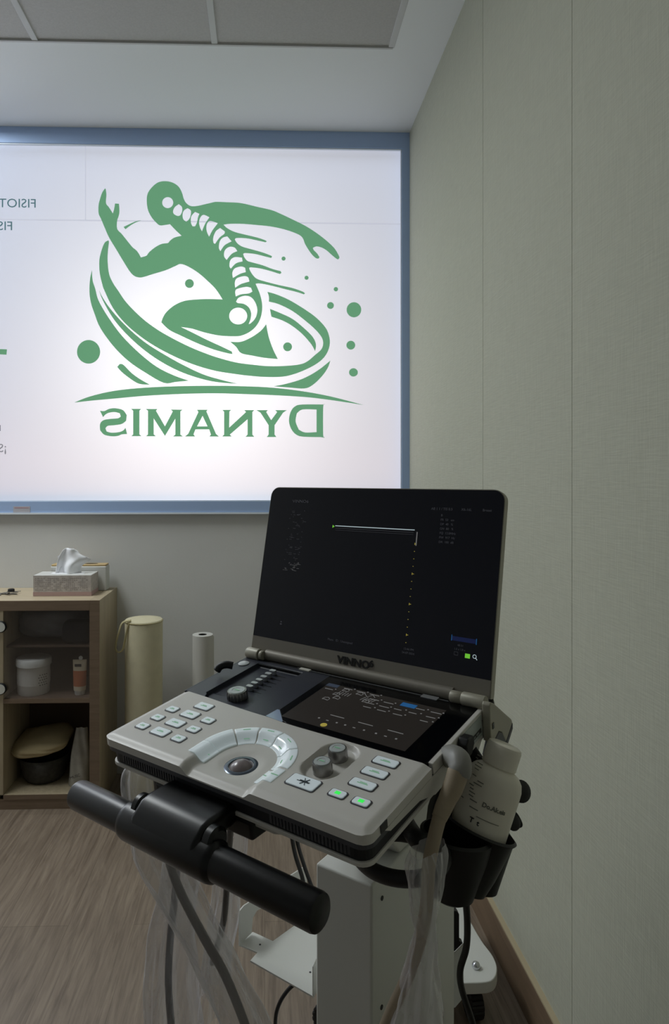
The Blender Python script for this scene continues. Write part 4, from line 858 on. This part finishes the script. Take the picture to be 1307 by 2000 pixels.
cob('clamp_knob', lth([(.004, -.006), (.008, -.004), (.009, .004), (.004, .007)], atd(1000, 1606, .785), Vector((.2, -1, .4)), 24), 'black', hd, smooth='auto')
cob('wire_hook', tube(NB(), [atd(x, y, .79) for x, y in ((1003, 1585), (1010, 1592), (1018, 1608), (1016, 1614), (1000, 1616))], .0017, 8, 3), 'rubber', hd, smooth=True)
# left-hand dark hook seen past the console's edge
cob('side_hook', tube(NB(), [atd(x, y, .97) for x, y in ((424, 1310), (430, 1302), (442, 1298), (455, 1300))], .0055, 10, 4), 'rubber', smooth=True)

# ================================================================== GEL BOTTLE
bt = root('gel_bottle', bbase, 'white plastic gel bottle with white cap tilted in black holder', 'bottle')
bh = (atd(985, 1462, .775) - bbase).length
ob('body', lth([(.026, -.026), (.0305, -.024), (.0315, -.018), (.0320, bh * .45), (.0318, bh * .56), (.0295, bh * .65), (.0250, bh * .71), (.0195, bh * .745), (.0180, bh * .76), (.0180, bh * .82)], bbase, bax, 56), 'bottle', bt, smooth='auto')
ob('cap', lth([(.0188, bh * .765), (.0196, bh * .775), (.0196, bh * 1.01), (.0185, bh * 1.045), (.016, bh * 1.06)], bbase, bax, 56), 'bottle', bt, smooth='auto')
mxb = axis_mx(bbase, bax); to = (mxb.inverted() @ CAM); ang0 = math.atan2(to.y, to.x)
def wrapbars(lst, R=.0322):
    bm = NB()
    for a, z, w2, h2 in lst:
        n = max(1, int(w2 / .0015)); a_0 = ang0 + a / R - 0
        for k in range(n):
            an = a_0 + (k + .5) * w2 / n / R
            box(bm, -w2 / n / 2, w2 / n / 2, -.0002, .0002, z, z + h2, mxb @ Matrix.Rotation(an, 4, 'Z') @ Matrix.Translation((R, 0, 0)) @ Matrix.Rotation(math.pi / 2, 4, 'Z'))
    return bm
rnd = random.Random(2)
ob('label_text', wrapbars([(-.034 + rnd.random() * .018, .018 + k * .0036, .004 + rnd.random() * .007, .0009) for k in range(16)] + [(-.006, .012, .026, .0006)]), 'print', bt)
def wraptext(s, size, z, a0, R=.0322, xs=1.0):
    me = text_mesh(s, size, Matrix.Identity(4), .0003, xs, .0002)
    for v in me.vertices:
        an = ang0 + (a0 + v.co.x) / R; v.co = mxb @ Vector(((R + .0002 + v.co.z) * math.cos(an), (R + .0002 + v.co.z) * math.sin(an), z + v.co.y))
    return me
ob('label_lettering', wraptext('Do.Ak.eis', .0068, .0250, -.004), 'print', bt); ob('label_mark', wraptext('T  t', .0075, .004, -.012), 'darkp', bt)

# ================================================================== CABLES, PLUGS AND PLASTIC COVERS
def D(l): return [atd(*p) for p in l]
pc_ = root('probe_cable', atd(893, 1485, .69), 'thick beige cable with grey angled plug hanging from right side of the console', 'cable')
ob('plug', tube(NB(), D([(872, 1478, .725), (884, 1478, .715), (896, 1485, .70), (899, 1502, .69), (896, 1512, .688)]), [.011, .0125, .0125, .0118, .0112], 24, 6), 'grp', pc_, smooth='auto')
ob('strain_relief', tube(NB(), D([(895, 1508, .688), (886, 1535, .683), (870, 1570, .675), (858, 1598, .668)]), [.0108, .0104, .0088, .0076], 24, 6), 'beige', pc_, smooth='auto')
ob('cable', tube(NB(), D([(860, 1592, .669), (850, 1630, .662), (838, 1690, .655), (834, 1760, .655), (822, 1830, .665), (795, 1910, .69), (765, 1975, .70), (735, 2050, .71), (700, 2150, .73)]), [.0070, .0068, .0066] + [.0064] * 6, 18, 6), 'beige', pc_, smooth=True)
def cable(name, pts, r, mt, label, group=None): o = ob(name, tube(NB(), D(pts), r, 14, 6), mt, smooth=True); tag(o, label, 'cable', group); return o
cable('hanging_cable', [(305, 1500, .96), (312, 1560, .95), (322, 1640, .94), (345, 1725, .93), (398, 1830, .92), (440, 1905, .92), (480, 2005, .93), (510, 2100, .95)], .0062, 'greyc', 'grey cable in plastic crossing diagonally below the handle bar to bottom edge', 'probe cables below the handle')
cable('hanging_cable', [(352, 1560, 1.04), (350, 1640, 1.04), (342, 1745, 1.04), (333, 1830, 1.04), (329, 1920, 1.04), (335, 2010, 1.04), (340, 2100, 1.05)], .0058, 'greyd', 'dark cable hanging straight down at far left below handle bar', 'probe cables below the handle')
cable('hanging_cable', [(452, 1600, 1.06), (446, 1680, 1.06), (441, 1760, 1.06), (434, 1812, 1.06), (415, 1880, 1.08)], .0052, 'greyc', 'short grey cable hanging under right half of the handle sleeve', 'probe cables below the handle')
cable('power_cord', [(569, 1590, 1.10), (570, 1630, 1.10), (577, 1670, 1.11), (590, 1712, 1.12), (600, 1760, 1.13)], .0036, 'rubber', 'left black cord running down behind the side shelf', 'black cords behind the side shelf')
cable('power_cord', [(576, 1590, 1.11), (580, 1640, 1.11), (594, 1690, 1.13), (612, 1740, 1.14)], .0034, 'rubber', 'right black cord curving down behind the side shelf', 'black cords behind the side shelf')
cable('floor_cord', [(592, 1912, 1.20), (566, 1930, 1.20), (545, 1962, 1.20), (538, 2000, 1.20), (545, 2060, 1.20)], .0035, 'rubber', 'black cord looping out below the side shelf towards the caster')
cable('trailing_cord', [(925, 1640, .86), (912, 1700, .87), (909, 1740, .88), (913, 1800, .90), (911, 1850, .92), (899, 1895, .94), (903, 1935, .96), (925, 2005, .98), (935, 2080, 1.0)], .0046, 'rubber', 'black cord hanging in front of the baseboard right of the white column')
cable('rear_cord', [(955, 1345, .98), (959, 1370, .98), (962, 1395, .98), (955, 1440, .98), (948, 1475, .98)], .0042, 'rubber', 'black cord behind the console screen near its lower right corner')
def sleeve(pts, rs, seed, label):
    ph = [random.Random(seed + k).random() * 6 for k in range(6)]
    def wr(a, i): return .15 * math.sin(2 * a + ph[0] + i * .05) + .10 * math.sin(5 * a + ph[1] - i * .07) + .06 * math.sin(9 * a + ph[2] + i * .11) + .03 * math.sin(3 * a + i * .35 + ph[3])
    o = ob('plastic_cover', tube(NB(), D(pts), rs, 56, 10, cap=False, wr=wr, flat=.6), 'sleeve', smooth=True)
    tag(o, label, 'plastic sleeve', 'clear plastic sleeves around the probe cables'); return o
sleeve([(310, 1478, .99), (305, 1515, .98), (308, 1580, .97), (306, 1650, .945), (340, 1730, .93), (395, 1830, .92), (436, 1910, .92), (478, 2005, .93), (510, 2100, .95)], [.026, .046, .046, .040, .036, .032, .036, .040, .04], 1, 'crumpled clear plastic sleeve around the diagonal grey cable')
sleeve([(372, 1545, 1.05), (365, 1640, 1.05), (350, 1740, 1.05), (338, 1830, 1.05), (335, 1920, 1.05), (340, 2010, 1.05), (345, 2100, 1.06)], [.026, .034, .030, .036, .042, .046, .046], 2, 'clear plastic sleeve hanging straight down at far left around the dark cable')
sleeve([(458, 1590, 1.08), (452, 1660, 1.08), (444, 1740, 1.08), (438, 1800, 1.08), (425, 1880, 1.09), (418, 1960, 1.10)], [.022, .028, .026, .032, .030, .04], 3, 'clear plastic sleeve around short cable below the handle sleeve')
sleeve([(836, 1655, .655), (834, 1690, .655), (832, 1745, .655), (832, 1810, .662), (825, 1870, .67), (818, 1935, .69), (812, 2010, .695), (800, 2100, .70)], [.022, .027, .023, .016, .021, .030, .038, .04], 4, 'clear plastic sleeve around beige cable in front of the white column')
